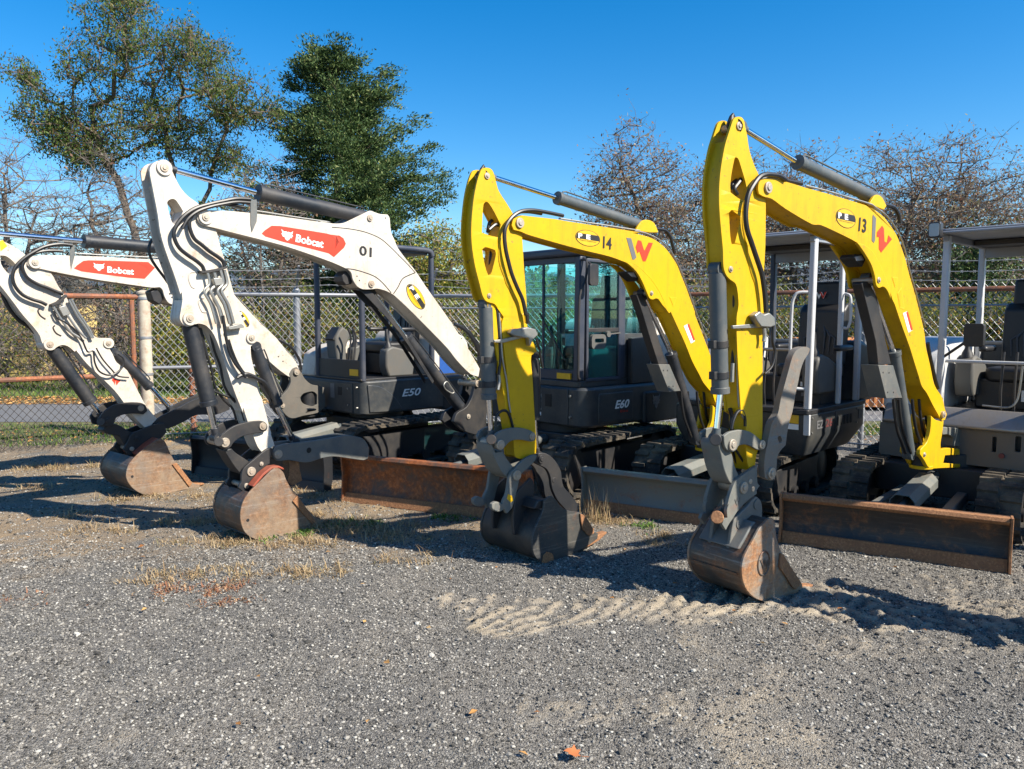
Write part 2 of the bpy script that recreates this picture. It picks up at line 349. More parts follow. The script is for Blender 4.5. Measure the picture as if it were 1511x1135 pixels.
def bucket(m,outline,w,shellfrom,shellto,smat,plmat,lipmat,tooth_px,teeth=4,cutter=None,name='bucket',label=None):
    """outline traced on the near side plate; shell follows outline[shellfrom:shellto]"""
    P=m.S(outline,w/2); Q=smooth_poly(P,4)
    b=build(name,MB().prism(Q,-w/2,-w/2+.016,'y'),plmat,m.root,bev=.003)
    if label: b['label']=label
    build('side_plate',MB().prism(Q,w/2-.016,w/2,'y'),plmat,b,bev=.003)
    sh=smooth_poly([P[i%len(P)] for i in range(shellfrom,shellto)],5,75,False)
    n=len(sh); s=1 if area(P)>0 else -1; inn=[];out=[]
    for i in range(n):
        t=Vector(sh[min(i+1,n-1)])-Vector(sh[max(i-1,0)]); t.normalize(); nn=Vector((-t.y,t.x))*s
        out.append((sh[i][0]+nn.x*.006,sh[i][1]+nn.y*.006)); inn.append((sh[i][0]+nn.x*.02,sh[i][1]+nn.y*.02))
    mb=MB()
    for i in range(n-1):
        mb.prism([out[i],out[i+1],inn[i+1],inn[i]],-w/2+.016,w/2-.016,'y')
    # merge into a continuous strip
    mb=MB(); y0,y1=-w/2+.0155,w/2-.0155
    for y in (y0,y1):
        for L in (out,inn): mb.v+=[(p[0],y,p[1]) for p in L]
    for i in range(n-1):
        a=i; mb.f+=[(a,a+1,2*n+a+1,2*n+a),(n+a+1,n+a,3*n+a,3*n+a+1),(a,n+a,n+a+1,a+1),(2*n+a,2*n+a+1,3*n+a+1,3*n+a)]
    mb.f+=[(0,2*n,3*n,n),(n-1,2*n-1,4*n-1,3*n-1)]
    build('shell',mb,smat,b,bev=0,ang=30)
    # wear strip on the shell
    k=int(n*.48); mb=MB()
    a=Vector(sh[k]);t=(Vector(sh[k+1])-a).normalized();nn=Vector((-t.y,t.x))*s
    mb.prism([(a-nn*.001)[:],(a+t*.012-nn*.001)[:],(a+t*.012+nn*.009)[:],(a+nn*.009)[:]],y0+.02,y1-.02,'y'); build('wear_strip',mb,smat,b)
    # cutting teeth
    A=Vector(m.F.side(tooth_px[0],-w/2)); B=Vector(m.F.side(tooth_px[1],-w/2)); t=(B-A); L=t.length; t.normalize(); nn=Vector((-t.y,t.x))
    for i in range(teeth):
        y=-w/2+.03+(w-.06)*i/(teeth-1)
        mb=MB(); h=.02
        v=[]
        for (d,hh,ww) in ((-.06,.022,.03),(L*.45,.022,.028),(L,.006,.022)):
            c=A+t*d
            for sy in (-1,1):
                for sz in (-1,1): v.append((c.x+nn.x*hh*sz,y+ww*sy,c.y+nn.y*hh*sz))
        f=[(0,1,3,2),(8,10,11,9)]
        for k2 in (0,4): f+=[(k2,k2+4,k2+5,k2+1),(k2+2,k2+3,k2+7,k2+6),(k2,k2+2,k2+6,k2+4),(k2+1,k2+5,k2+7,k2+3)]
        build('cutting_tooth',mb.add(v,f),lipmat,b,bev=.004)
    # cutting lip
    C0=A-t*.14; mb=MB().prism([(C0-nn*.012)[:],(A+t*L*.4-nn*.010)[:],(A+t*L*.4+nn*.004)[:],(C0+nn*.014)[:]],-w/2+.001,w/2-.001,'y'); build('cutting_edge',mb,lipmat,b,bev=.003)
    if cutter:
        Cp=smooth_poly(m.S(cutter,w/2+.012),2)
        build('side_cutter',MB().prism(Cp,-w/2-.014,-w/2-.001,'y'),lipmat,b,bev=.003)
        build('side_cutter',MB().prism(Cp,w/2+.001,w/2+.014,'y'),lipmat,b,bev=.003)
    return b
def two(m,name,px,o,t,mat,parent=None,label=None,bev=.004,far=True,holes=()):
    """matching near and far plates joined in one mesh"""
    P=smooth_poly(m.S(px,o),3); Hs=[smooth_poly(m.S(h,o),3) for h in holes]; mb=MB().prism(P,-o,-o+t,'y',Hs)
    if far: mb.prism(P,o-t,o,'y',Hs)
    return build(name,mb,mat,parent or m.root,bev=bev)
def wlogo(m,grey,red,off,parent):
    m.decal(grey,off,GYD,parent,'logo_bar'); m.decal(red,off,REDW,parent,'logo_mark')

# ------------------------------------------------------------------ yellow excavator 13
def yellow_common(m,W):
    pass
def build_m4(m):
    aw=.115; bw=.165
    arm=T(A4,'310,90 328,68 350,62 375,68 392,92 402,140 415,200 430,300 460,400 500,490 540,570 553,690 553,850 551,1000 545,1133')+T(B4,'538,120 536,250 540,370 530,500 530,640 530,800 530,1000 530,1133')+T(C4,'860,120 858,250 850,340 800,480 780,630 730,655 705,560 690,400 690,230 690,100')+T(B4,'370,1133 355,900 340,600 338,420 352,330 345,230 330,170 290,138 258,100 240,40')+T(A4,'236,1050 222,900 210,750 208,600 220,450 250,280 280,180')
    h1=T(A4,'322,372 332,362 350,375 372,440 412,590 395,688 350,668 292,625 290,570 300,480'); h2=T(A4,'280,775 300,755 360,798 366,830 340,940 322,1008 300,1008 290,950')
    web=T(A4,'290,230 400,230 430,300 460,400 500,490 540,570 553,690 553,850 551,1000 545,1133')+T(B4,'538,120 536,250 540,370 530,500 530,640 530,800 530,1000 530,1133')+T(C4,'860,120 858,250 850,340 800,480 780,630 730,655 705,560 690,400 690,230 690,100')+T(B4,'370,1133 355,900 340,600 338,420 352,330 345,230 290,90 245,10')+T(A4,'232,900 222,750 222,600 235,450 262,330')
    P=smooth_poly(m.S(arm,aw/2),3); Hs=[smooth_poly(m.S(h,aw/2),3) for h in (h1,h2)]
    mb=MB(); mb.prism(P,-aw/2,-aw/2+.014,'y',Hs); mb.prism(P,aw/2-.014,aw/2,'y',Hs)
    Wb=smooth_poly(m.S(web,aw/2),3); mb.prism(inset(Wb,.004),-aw/2+.0138,aw/2-.0138,'y',[inset(h,-.004) for h in Hs])
    A=build('arm',mb,YEL,m.root,bev=.004)
    # weld seam ridge along the arm side
    sea=T(A4,'400,640 385,760 382,860 398,960 412,1020 425,1133')+T(B4,'450,100 475,170 492,250 500,330 500,370')
    m.hose([(p,aw/2+.001) for p in sea],.006,YEL,A,'weld_seam',6)
    m.pin(T(A4,'362,130')[0],.022,aw/2+.008,-aw/2-.008,parent=A); m.pin(T(B4,'298,62')[0],.017,aw/2+.006,-aw/2-.006,parent=A)
    build('lifting_eye',MB().tube([m.p3(p,.0) for p in T(A4,'290,150 300,60 306,45 316,75')],[.03,.012,.01,.012],8),BLK,A)
    build('rod_bushing',MB().tube([m.p3(T(A4,'325,135')[0],aw/2-.016),m.p3(T(A4,'325,135')[0],-aw/2+.016)],.042,16),BLK,A)
    boom=T(A4,'497,595 505,550 530,525 560,518 620,525 700,545 780,568 850,590 1000,630 1200,690 1340,735')+T(E4,'340,118 400,150 470,205 520,270 565,340 600,430 630,520 655,620 690,740 730,890 770,1060')+T(F4,'782,60 800,140 820,230 838,320 860,372 905,440 922,520 938,560 925,600 900,608')+T(F4,'872,560 835,495 790,405 752,352 730,280 700,185 668,80 640,0')+T(E4,'615,1040 580,940 550,850 533,815')+T(E4,'520,770 470,650 400,530 330,440 270,392 150,330 0,262')+T(A4,'900,862 700,745 600,672 540,655 505,635')
    B=m.girder('boom',boom,bw,YEL,t=.012,ins=.011)
    ear=T(E4,'275,398 320,408 380,450 430,530 480,640 515,740 522,815 505,770 485,735 460,722 432,732 412,705 402,640 375,555 325,470')
    two(m,'cylinder_ear',ear,bw/2+.016,.02,YEL,B)
    m.pin(T(A4,'580,588')[0],.032,bw/2+.012,-bw/2-.012,parent=B); m.pin(T(E4,'437,672')[0],.02,bw/2+.022,-bw/2-.022,parent=B)
    trim=T(A4,'850,575 1000,612 1200,672 1340,715')+T(E4,'410,135 490,195 560,290 610,395 640,500 665,610 705,750 745,900 775,1010')
    m.hose([(p,bw/2-.01) for p in trim],.006,STL,B,'hydraulic_tube',6); m.hose([(p,bw/2-.03) for p in trim],.006,STL,B,'hydraulic_tube',6)
    letters_pe(m,T(A4,'1147,818')[0],(74*K,16*K),(0,-72*K),bw/2,B)
    m.text('13',T(A4,'1240,912')[0],T(A4,'1294,928')[0],T(A4,'1248,808')[0],bw/2,BKD,B,.022)
    wlogo(m,T(E4,'388,185 410,212 402,380 392,396 378,378 384,200'),T(E4,'455,268 468,290 472,385 490,395 502,340 528,368 448,468 432,440 432,350 416,352 418,315'),bw/2,B)
    for tri in ('528,650 572,652 552,728','568,770 598,720 622,890 588,880'): 
        P=T(E4,tri); c=(sum(p[0] for p in P)/len(P),sum(p[1] for p in P)/len(P)); m.decal(P,bw/2,ORS,B,'warning_sticker',.0018); m.decal([(c[0]+(p[0]-c[0])*.8,c[1]+(p[1]-c[1])*.8) for p in P],bw/2,YEL,B,'warning_sticker',.0026)
    m.decal(T(E4,'610,918 640,905 680,1045 650,1062'),bw/2,WHD,B,'warning_sticker'); m.decal(T(E4,'632,912 645,905 682,1040 668,1048'),bw/2,RED,B,'warning_sticker',.003)
    # stick cylinder
    m.cyl(T(E4,'430,78')[0],T(A4,'790,400')[0],T(A4,'365,135')[0],.041,.016,0,CYG,B)
    build('cylinder_bracket',MB().prism(smooth_poly(m.S(T(E4,'360,110 400,45 430,38 460,60 490,120 470,150 420,130'),.05),2),-.05,-.03,'y').prism(smooth_poly(m.S(T(E4,'360,110 400,45 430,38 460,60 490,120 470,150 420,130'),.05),2),.03,.05,'y'),YEL,B,bev=.003)
    # work light under boom
    P=m.S(T(E4,'232,505 250,480 300,478 325,520 300,575 262,545'),.04); build('work_light',MB().prism(P,-.05,.05,'y'),BLK,B,bev=.006)
    P=m.S(T(E4,'250,500 300,488 318,525 262,528'),.05); build('lamp_lens',MB().prism(P,-.055,-.051,'y'),LEN,B)
    # boom cylinder with guard
    cyl=m.cyl(T(F4,'655,860')[0],T(F4,'540,90')[0],T(E4,'345,655')[0],.045,.019,0,CYG)
    g=T(E4,'305,700 315,682 360,682 385,730 420,800')+T(F4,'480,0 525,190 428,195 410,20'); 
    build('rod_guard',MB().prism(m.S(g,.035),-.035,.035,'y'),BLK,cyl,bev=.004)
    P=m.S(T(F4,'428,195 540,198 607,440 487,443'),.062); build('cylinder_guard',MB().prism(P,-.062,.062,'y'),GRM,cyl,bev=.003)
    for b in T(F4,'466,250 510,252 500,397 543,397'): m.pin(b,.007,.064,.06,BLK,cyl,'bolt',False)
    # swing post
    sw=T(F4,'822,572 860,605 915,612 905,700 893,770 893,822 950,812 1032,820 1035,862 925,868 912,925 1040,932 1035,958 905,962 808,962 770,905 738,860 745,822 790,770 815,690')
    S=two(m,'swing_post',sw,.075,.03,YEL)
    hub=m.F.side(T(F4,'735,880')[0],0); hx,hz=hub
    build('pivot_hub',MB().tube([(hx+.03,0,hz-.075),(hx+.03,0,hz+.10)],.07,24),BLK,S,bev=.004)
    build('pivot_collar',MB().tube([(hx+.03,0,hz-.085),(hx+.03,0,hz-.06)],.082,24),YEL,S,bev=.004)
    m.pin(T(F4,'920,565')[0],.026,.10,-.10,parent=S); m.pin(T(F4,'775,862')[0],.018,.08,-.08,parent=S)
    for i,(a,o) in enumerate(((560,.06),(600,.03),(640,0),(700,.05),(750,.01),(790,-.03))):
        m.hose([(p,o) for p in T(F4,f'{a-20},450 {a-10},560 {a+10},680 {a+45},780 {a+70},850')],.011,parent=S)
    m.pin(T(F4,'1045,885')[0],.022,.03,-.03,parent=S)
    build('swing_bracket',MB().prism(m.S(T(F4,'905,655 1042,665 1045,800 985,800 985,735 950,712 905,715'),.05),-.05,.05,'y'),GRL,S,bev=.006); rod=MB().tube([m.p3(T(F4,'1045,885')[0],.06),m.p3(T(F4,'1225,862')[0],.17)],.02,14); build('swing_cylinder_rod',rod,CHR,S)
    # bucket cylinder
    m.cyl(T(B4,'192,62')[0],T(B4,'215,985')[0],T(C4,'385,330')[0],.047,.019,0,CYG,clamps=(.6,.85))
    build('rod_yoke',MB().tube([m.p3(T(C4,'385,335')[0],.09),m.p3(T(C4,'385,335')[0],-.09)],.032,18),BLK,m.root,bev=.003)
    L=two(m,'tipping_link',T(C4,'468,300 520,262 580,245 650,238 730,255 800,300 850,350 890,385 875,425 840,445 790,430 740,400 680,385 620,400 595,440 550,462 500,440 475,390'),.088,.02,GRL)
    m.pin(T(C4,'565,390')[0],.032,.100,-.100,parent=L); m.pin(T(C4,'865,388')[0],.026,.100,-.100,parent=L)
    H=smooth_poly(m.S(T(C4,'440,330 480,400 540,462 562,520 580,600 620,700 600,760 560,800 520,760 470,640 440,500 420,400'),.065),3)
    Hb=build('bucket_link',MB().prism(H,-.065,.065,'y'),GRL,m.root,bev=.006)
    cp=T(C4,'806,600 808,770 832,800 800,850 802,885 745,925 670,990 600,1070 560,1133')+T(D4,'520,265 488,325 452,265 470,215 505,200 500,120 520,60')+T(C4,'505,1000 530,900 565,800 605,735 720,655')
    Cp=two(m,'coupler',cp,.085,.022,GRL)
    m.pin(T(C4,'680,825')[0],.034,.097,-.097,parent=Cp); m.pin(T(C4,'742,760')[0],.015,.089,-.089,parent=Cp,head=False); m.pin(T(C4,'768,838')[0],.015,.09,.07,parent=Cp,head=False)
    m.text('W',T(C4,'580,1010')[0],T(C4,'640,975')[0],T(C4,'575,940')[0],.085,GRM,Cp,.02)
    build('coupler_bar',MB().tube([m.p3(T(D4,'400,195')[0],.09),m.p3(T(D4,'400,195')[0],-.12)],.036,16),RUB,Cp,bev=.004)
    bo=T(D4,'905,225 940,203 975,222 990,290 1003,400 1035,500 1060,560 1100,640 1160,740 1210,820 1260,870 1270,935 1180,975 1100,1005 1000,1030 930,1045 860,1045 790,1018 730,970 685,905 657,820 650,720 665,630 700,545 760,440 830,310')
    bk=bucket(m,bo,.385,12,30,DKB,RU2,RUB,T(D4,'1215,945 1400,893'),4,T(D4,'1045,560 1075,580 1150,700 1225,815 1250,860 1200,930 1160,900 1100,800 1030,700'))
    E=two(m,'mounting_ear',T(D4,'800,-15 840,25 857,90 858,200 780,200 745,240 660,400 590,540 560,620 530,645 512,590 535,420 560,270 585,205 700,90 760,15'),.075,.022,GRM,bk)
    m.pin(T(D4,'810,65')[0],.03,.082,-.082,GRM,E,head=False); m.pin(T(D4,'630,262')[0],.028,.08,.05,GRM,E,head=False)
    P=m.S(T(D4,'750,240 850,245 705,525 595,518'),.13); build('torque_tube',MB().prism([(p[0]-.0,p[1]) for p in P],-.14,.14,'y'),GRM,bk,bev=.008)
    c=m.F.side(T(D4,'870,660')[0],-.1925); ring=MB()
    pts=[(c[0]+.055*math.cos(a*math.pi/12),-.194,c[1]+.068*math.sin(a*math.pi/12)) for a in range(25)]
    build('emblem_ring',ring.tube(pts,.005,6,False),DKB,bk)
    m.text('W',T(D4,'840,715')[0],T(D4,'930,715')[0],T(D4,'835,620')[0],.1935,DKB,bk,.02,dx=.005)
    th=T(B4,'882,655 860,640 830,640 785,660 750,720 725,810 700,900 665,1030 645,1133')+T(C4,'960,160 930,270 905,400 885,500 876,620 886,720 935,750 985,735 1000,650 1008,520 1040,450 1095,390 1108,280 1125,180')+T(B4,'752,1120 775,990 795,900 812,815 838,740 870,690')
    Th=m.plate('thumb',th,.10,.06,paint('thumb_steel',(.17,.16,.145),.5,.2,dirt=(.26,.21,.15),amt=.6,scale=6,bs=.25,rust=.7,rustcol=(.25,.13,.07),edge=.60),holes=[T(C4,'1015,330 1022,300 1040,295 1055,330 1050,365 1030,370')],bev=.004)
    m.pin(T(C4,'962,680')[0],.035,.112,-.08,parent=Th)
    # hoses and clamp
    m.hose([(p,.09) for p in T(A4,'700,532 650,502 600,493 550,492 505,512 460,570 425,640 408,730 405,820 418,910 445,990 475,1080')+T(B4,'500,20 525,100 540,190 550,280 556,380')],.014)
    m.hose([(p,.03) for p in T(A4,'820,560 720,540 640,520 560,510 480,560')+T(A4,'340,640 320,600 345,560 380,520 440,500')[::-1]],.013)
    m.hose([(p,.0) for p in T(A4,'300,600 310,560 350,530 400,520 470,540')],.013); m.hose([(p,-.02) for p in T(A4,'340,650 350,610 370,575 420,560')],.012)
    m.hose([(p,.02) for p in T(B4,'316,160 320,300 318,500 314,640 308,760')],.011); m.hose([(p,.045) for p in T(B4,'335,700 345,900 352,1050 370,1133')+T(C4,'690,150')],.006,STL,name='hydraulic_tube')
    m.hose([(p,.03) for p in T(B4,'308,760 304,830 302,900')],.012,STL,name='hose_fitting')
    m.hose([(p,.05) for p in T(C4,'545,230 560,150 600,60 650,40 680,110 684,200')],.009); m.hose([(p,.0) for p in T(C4,'530,20 548,100 540,180 550,240')],.012)
    m.hose([(p,.02) for p in T(C4,'590,440 640,520 690,600 715,650')],.007); m.hose([(p,-.03) for p in T(C4,'560,450 590,560 640,640')],.007)
    P=m.S(T(B4,'325,482 470,470 600,478 600,496 470,500 330,505'),.09); Cl=build('hose_clamp_band',MB().prism(P,-.075,-.06,'y').prism(P,.06,.072,'y'),STL,m.root,bev=.002)
    P=m.S(T(B4,'450,405 490,375 520,400 560,385 600,420 605,480 570,495 500,490 470,450'),.09); build('valve_block',MB().prism(P,-.11,-.065,'y'),STL,Cl,bev=.006)
    m.hose([(p,.10) for p in T(B4,'610,480 606,600 622,680 600,780 545,840')],.008,HOS)
    m.hose([(p,.09) for p in T(B4,'540,500 545,560 540,600')],.012,STL,name='hose_fitting')
    m.hose([(p,.03) for p in T(F4,'795,30 810,120 830,210 850,300 870,370')],.014); m.hose([(p,.01) for p in T(E4,'450,110 540,130 580,190 590,250')],.014)
    return m

def build_m3(m):
    aw=.108; bw=.155
    arm=T(A3,'250,60 268,42 292,38 320,44 340,66 355,110 375,190 400,240 440,300 487,378 540,470 557,560 568,750 580,900 590,1050')+T(B3,'592,130 610,250 650,290 664,345 625,375 622,420 635,560 645,750 655,900 660,1040')+T(C3,'630,130 628,190 560,208 480,208 452,190 445,120 440,60')+T(B3,'500,1000 480,850 465,700 448,560 430,380 412,250 405,140 420,90 370,20')+T(A3,'375,1080 350,1050 290,1030 262,985 240,900 205,760 182,600 180,450 198,260 225,130')
    h1=T(A3,'270,310 288,290 305,298 340,350 398,462 375,555 310,540 258,520 262,400'); h2=T(A3,'260,645 285,628 355,650 362,680 345,760 325,828 305,838 290,800 270,720')
    P=smooth_poly(m.S(arm,aw/2),3); Hs=[smooth_poly(m.S(h,aw/2),3) for h in (h1,h2)]
    mb=MB(); mb.prism(P,-aw/2,-aw/2+.014,'y',Hs); mb.prism(P,aw/2-.014,aw/2,'y',Hs)
    web=T(A3,'245,180 350,180 400,240 440,300 487,378 540,470 557,560 568,750 580,900 590,1050')+arm[15:31]+T(A3,'300,1030 262,900 225,760 205,600 203,450 220,280')
    mb.prism(inset(smooth_poly(m.S(web,aw/2),3),.004),-aw/2+.0138,aw/2-.0138,'y',[inset(h,-.004) for h in Hs])
    A=build('arm',mb,YEL,m.root,bev=.004)
    m.hose([(p,aw/2+.001) for p in T(A3,'395,560 382,660 392,760 425,850 440,900 480,970 520,1050 550,1133')+T(B3,'575,60 582,130')],.006,YEL,A,'weld_seam',6)
    m.pin(T(A3,'300,98')[0],.02,aw/2+.008,-aw/2-.008,parent=A); m.pin(T(A3,'315,990')[0],.016,aw/2+.006,-aw/2-.006,parent=A)
    build('lifting_eye',MB().tube([m.p3(p,.0) for p in T(A3,'250,110 258,45 268,25 275,50')],[.03,.012,.01,.012],8),BLK,A)
    build('rod_bushing',MB().tube([m.p3(T(A3,'262,100')[0],aw/2-.016),m.p3(T(A3,'262,100')[0],-aw/2+.016)],.04,16),BLK,A)
    boom=T(A3,'480,465 490,425 515,402 545,392 620,400 800,420 900,437 1100,468 1300,498 1430,520')+T(E3,'280,115 400,143 520,182 620,245 710,330 780,430 835,520 870,610 910,710 950,810 1000,950 1050,1090')+T(F3,'500,25 545,140 590,260 612,330 618,420 630,560 700,598 722,640 712,670 660,668')+T(F3,'630,600 622,572 590,535 555,490 530,440 480,345 430,220 370,90 330,0')+T(E3,'735,1110 705,1072')+T(E3,'690,1030 640,900 560,760 470,650 380,560 290,500 210,485 0,408')+T(A3,'1000,648 800,594 600,536 545,512 495,500')
    B=m.girder('boom',boom,bw,YEL,t=.012,ins=.011)
    ear=T(E3,'215,490 290,500 380,560 470,650 560,760 640,900 705,1072 650,1010 600,940 565,932 530,945 490,925 455,850 400,720 330,600')
    two(m,'cylinder_ear',ear,bw/2+.016,.02,YEL,B)
    m.pin(T(A3,'545,448')[0],.033,bw/2+.012,-bw/2-.012,parent=B); m.pin(T(E3,'522,862')[0],.018,bw/2+.022,-bw/2-.022,parent=B); 
    trim=T(A3,'830,415 1000,440 1200,470 1430,506')+T(E3,'300,90 440,120 600,195 720,300 800,420 880,590 950,780 1010,930 1050,1050')+T(F3,'530,60 580,200 600,290')
    m.hose([(p,bw/2-.01) for p in trim],.006,STL,B,'hydraulic_tube',6); m.hose([(p,bw/2-.03) for p in trim],.006,STL,B,'hydraulic_tube',6)
    letters_pe(m,T(A3,'1043,562')[0],(92*K,14*K),(0,-60*K),bw/2,B)
    m.text('14',T(A3,'1155,635')[0],T(A3,'1218,648')[0],T(A3,'1158,545')[0],bw/2,BKD,B,.022)
    wlogo(m,T(E3,'202,175 262,182 325,420 300,447 278,445'),T(E3,'345,205 385,215 420,330 432,330 478,235 530,240 440,468 408,468 365,345 340,368 318,290'),bw/2,B)
    P=T(E3,'735,912 825,912 785,1030'); m.decal(P,bw/2,ORS,B,'warning_sticker',.0018); c=(sum(p[0] for p in P)/3,sum(p[1] for p in P)/3); m.decal([(c[0]+(p[0]-c[0])*.82,c[1]+(p[1]-c[1])*.82) for p in P],bw/2,YEL,B,'warning_sticker',.0026)
    m.decal(T(F3,'420,100 450,85 497,205 470,222'),bw/2,WHD,B,'warning_sticker'); m.decal(T(F3,'443,90 455,83 497,195 486,205'),bw/2,RED,B,'warning_sticker',.003)
    m.cyl(T(A3,'1455,472')[0],T(A3,'815,262')[0],T(A3,'305,98')[0],.041,.016,0,CYG,B)
    q=T(A3,'1400,505 1440,440 1490,425 1540,450 1570,520 1500,520')
    two(m,'cylinder_bracket',q,.05,.02,YEL,B)
    P=m.S(T(E3,'200,600 230,590 300,600 345,680 330,720 250,660'),.04); build('work_light',MB().prism(P,-.05,.05,'y'),BLK,B,bev=.006)
    P=m.S(T(E3,'215,610 290,605 325,670 260,655'),.05); build('lamp_lens',MB().prism(P,-.055,-.051,'y'),LEN,B)
    cyl=m.cyl(T(F3,'500,900')[0],T(F3,'330,290')[0],T(E3,'400,860')[0],.044,.018,0,CYL)
    g=T(E3,'330,885 400,878 450,960 510,1133')+T(F3,'280,300 310,365 245,370 190,200 130,0'); build('rod_guard',MB().prism(m.S(g,.035),-.035,.035,'y'),BLK,cyl,bev=.004)
    P=m.S(T(F3,'245,368 320,368 400,552 320,562'),.062); build('cylinder_guard',MB().prism(P,-.062,.062,'y'),GRM,cyl,bev=.003)
    for b in T(F3,'280,410 308,410 318,522 347,520'): m.pin(b,.007,.064,.06,BLK,cyl,'bolt',False)
    f=lambda pts:[(1069+(x-1394)*.85,597+(y-612)*.85) for x,y in pts]
    S=two(m,'swing_post',f(T(F4,'822,572 860,605 915,612 905,700 893,770 893,822 950,812 1032,820 1035,862 925,868 912,925 1040,932 1035,958 905,962 808,962 770,905 738,860 745,822 790,770 815,690')),.075,.03,YEL)
    hx,hz=m.F.side(f(T(F4,'735,880'))[0],0)
    build('pivot_hub',MB().tube([(hx+.03,0,hz-.075),(hx+.03,0,hz+.10)],.07,24),BLK,S,bev=.004)
    build('pivot_collar',MB().tube([(hx+.03,0,hz-.085),(hx+.03,0,hz-.06)],.082,24),YEL,S,bev=.004)
    m.pin(T(F3,'705,648')[0],.026,.10,-.10,parent=S)
    for i,(a,o) in enumerate(((560,.05),(620,0),(700,.03),(760,-.02))):
        m.hose([(p,o) for p in f(T(F4,f'{a-20},450 {a-10},560 {a+10},680 {a+45},780 {a+70},850'))],.011,parent=S)
    m.cyl(T(B3,'285,-5')[0],T(B3,'310,700')[0],T(B3,'330,1000')[0],.047,.019,0,CYG,clamps=(.58,.84))
    build('rod_yoke',MB().tube([m.p3(T(C3,'255,50')[0],.11),m.p3(T(C3,'255,50')[0],-.11)],.032,18),BLK,m.root,bev=.003)
    L=two(m,'tipping_link',T(H3,'812,690 830,640 870,610 930,588 1000,576 1080,580 1160,605 1205,645 1200,690 1160,705 1080,690 1010,690 955,710 920,750 880,790 840,770'),.095,.022,GRL)
    m.pin(T(H3,'878,735')[0],.033,.107,-.107,parent=L); m.pin(T(H3,'1175,655')[0],.026,.105,-.105,parent=L)
    H=smooth_poly(m.S(T(C3,'262,90 290,160 350,150 385,210 450,292 415,330 400,372 350,330 300,240 265,160'),.08),3)
    build('bucket_link',MB().prism(H,-.08,.08,'y'),GRL,m.root,bev=.006)
    cp=T(C3,'450,300 425,320 405,370 385,500 358,560 350,600 385,672 432,620 455,540 480,440 500,350 560,290 620,230 640,180 600,180 540,210 490,250')
    Cp=two(m,'coupler',cp,.11,.024,GRL)
    m.pin(T(C3,'475,350')[0],.034,.122,-.122,parent=Cp); m.decal(T(C3,'395,505 425,520 440,560 415,575 385,545'),.11,ORS,Cp,'warning_sticker')
    two(m,'coupler_hook',T(C3,'262,590 300,570 350,590 370,620 340,650 290,652 262,625'),.11,.03,GRL,Cp); build('coupler_bar',MB().tube([m.p3(T(C3,'300,615')[0],.12),m.p3(T(C3,'300,615')[0],-.12)],.022,14),GRL,Cp)
    bo=T(C3,'700,560 735,530 768,525 800,560 850,620 920,650 990,660 1050,700 1100,790 1118,820 1150,835 1145,880 1050,950 950,1000 870,1035 790,1068 715,1085 650,1060 610,1000 598,910 615,820 650,730 690,640')
    bk=bucket(m,bo,.54,11,23,paint('black_bucket_shell',(.022,.023,.026),.42,.2,dirt=(.08,.06,.045),amt=.6,scale=4,bs=.12,rust=.5,rustcol=(.14,.05,.02),edge=.64,lowdust=.2),paint('dark_bucket_side',(.045,.047,.048),.42,.2,dirt=(.14,.12,.09),amt=.6,scale=4,bs=.12,rust=.6,rustcol=(.18,.07,.03),edge=.62,scrape=.25),RUB,T(C3,'1090,910 1230,830'),5,T(C3,'1000,670 1040,690 1110,800 1118,830 1080,860 1020,800'))
    build('rust_patch',MB().prism(smooth_poly(m.S(T(C3,'680,1080 690,1020 720,990 760,1000 778,1040 770,1082'),.275),2),-.278,-.2705,'y'),RUB,bk,bev=.002)
    E=two(m,'mounting_ear',T(C3,'560,400 585,370 610,400 612,520 590,560 500,780 465,850 440,850 440,700 455,560 480,480'),.115,.022,BLK,bk)
    P=m.S(T(C3,'595,540 700,540 690,610 560,620'),.18); build('torque_tube',MB().prism(P,-.24,.24,'y'),BLK,bk,bev=.01)
    th=T(C3,'600,190 640,170 700,162 755,190 805,245 840,320 850,400 870,455 930,520 982,592 960,690 938,730 915,700 880,640 810,560 765,460 752,370 720,300 660,265 615,240')
    Th=two(m,'thumb',th,.08,.026,BLK); m.pin(T(C3,'680,215')[0],.03,.09,-.09,BLK,Th); m.pin(T(C3,'785,390')[0],.02,.083,.07,BLK,Th,head=False)
    build('thumb_claw',MB().prism(smooth_poly(m.S(T(C3,'925,730 955,740 948,860 940,990 918,985 925,860'),.08),2),-.085,-.055,'y'),RUB,Th,bev=.003)
    cy=m.cyl(T(B3,'640,380')[0],T(B3,'650,850')[0],T(B3,'672,1110')[0],.036,.014,0,BLK)
    m.hose([(p,.09) for p in T(A3,'860,395 740,370 640,355 560,360 505,385 460,430 430,490 425,560 435,650 455,740 480,830 520,930 560,1020 585,1133')+T(B3,'590,60 600,140')],.013)
    m.hose([(p,.03) for p in T(A3,'700,380 600,365 520,375 440,450 400,470 360,460 310,500')],.012); m.hose([(p,-.01) for p in T(A3,'440,450 380,430 320,440 300,520')],.012); m.hose([(p,.0) for p in T(A3,'330,640 320,720 318,800')],.011); 
    for a,o in ((335,.02),(368,.04)): m.hose([(p,o) for p in T(B3,f'{a},20 {a+15},200 {a+25},400 {a+15},520')],.010)
    m.hose([(p,.05) for p in T(B3,'385,60 400,250 410,400 440,560 455,700 470,800')],.006,STL,name='hydraulic_tube'); m.hose([(p,.03) for p in T(B3,'380,510 388,560 375,630')],.012,STL,name='hose_fitting')
    m.hose([(p,.05) for p in T(B3,'360,900 365,830 400,790 440,790 470,840 490,920')],.009); m.hose([(p,.0) for p in T(B3,'430,790 480,790 510,840 520,900')],.009)
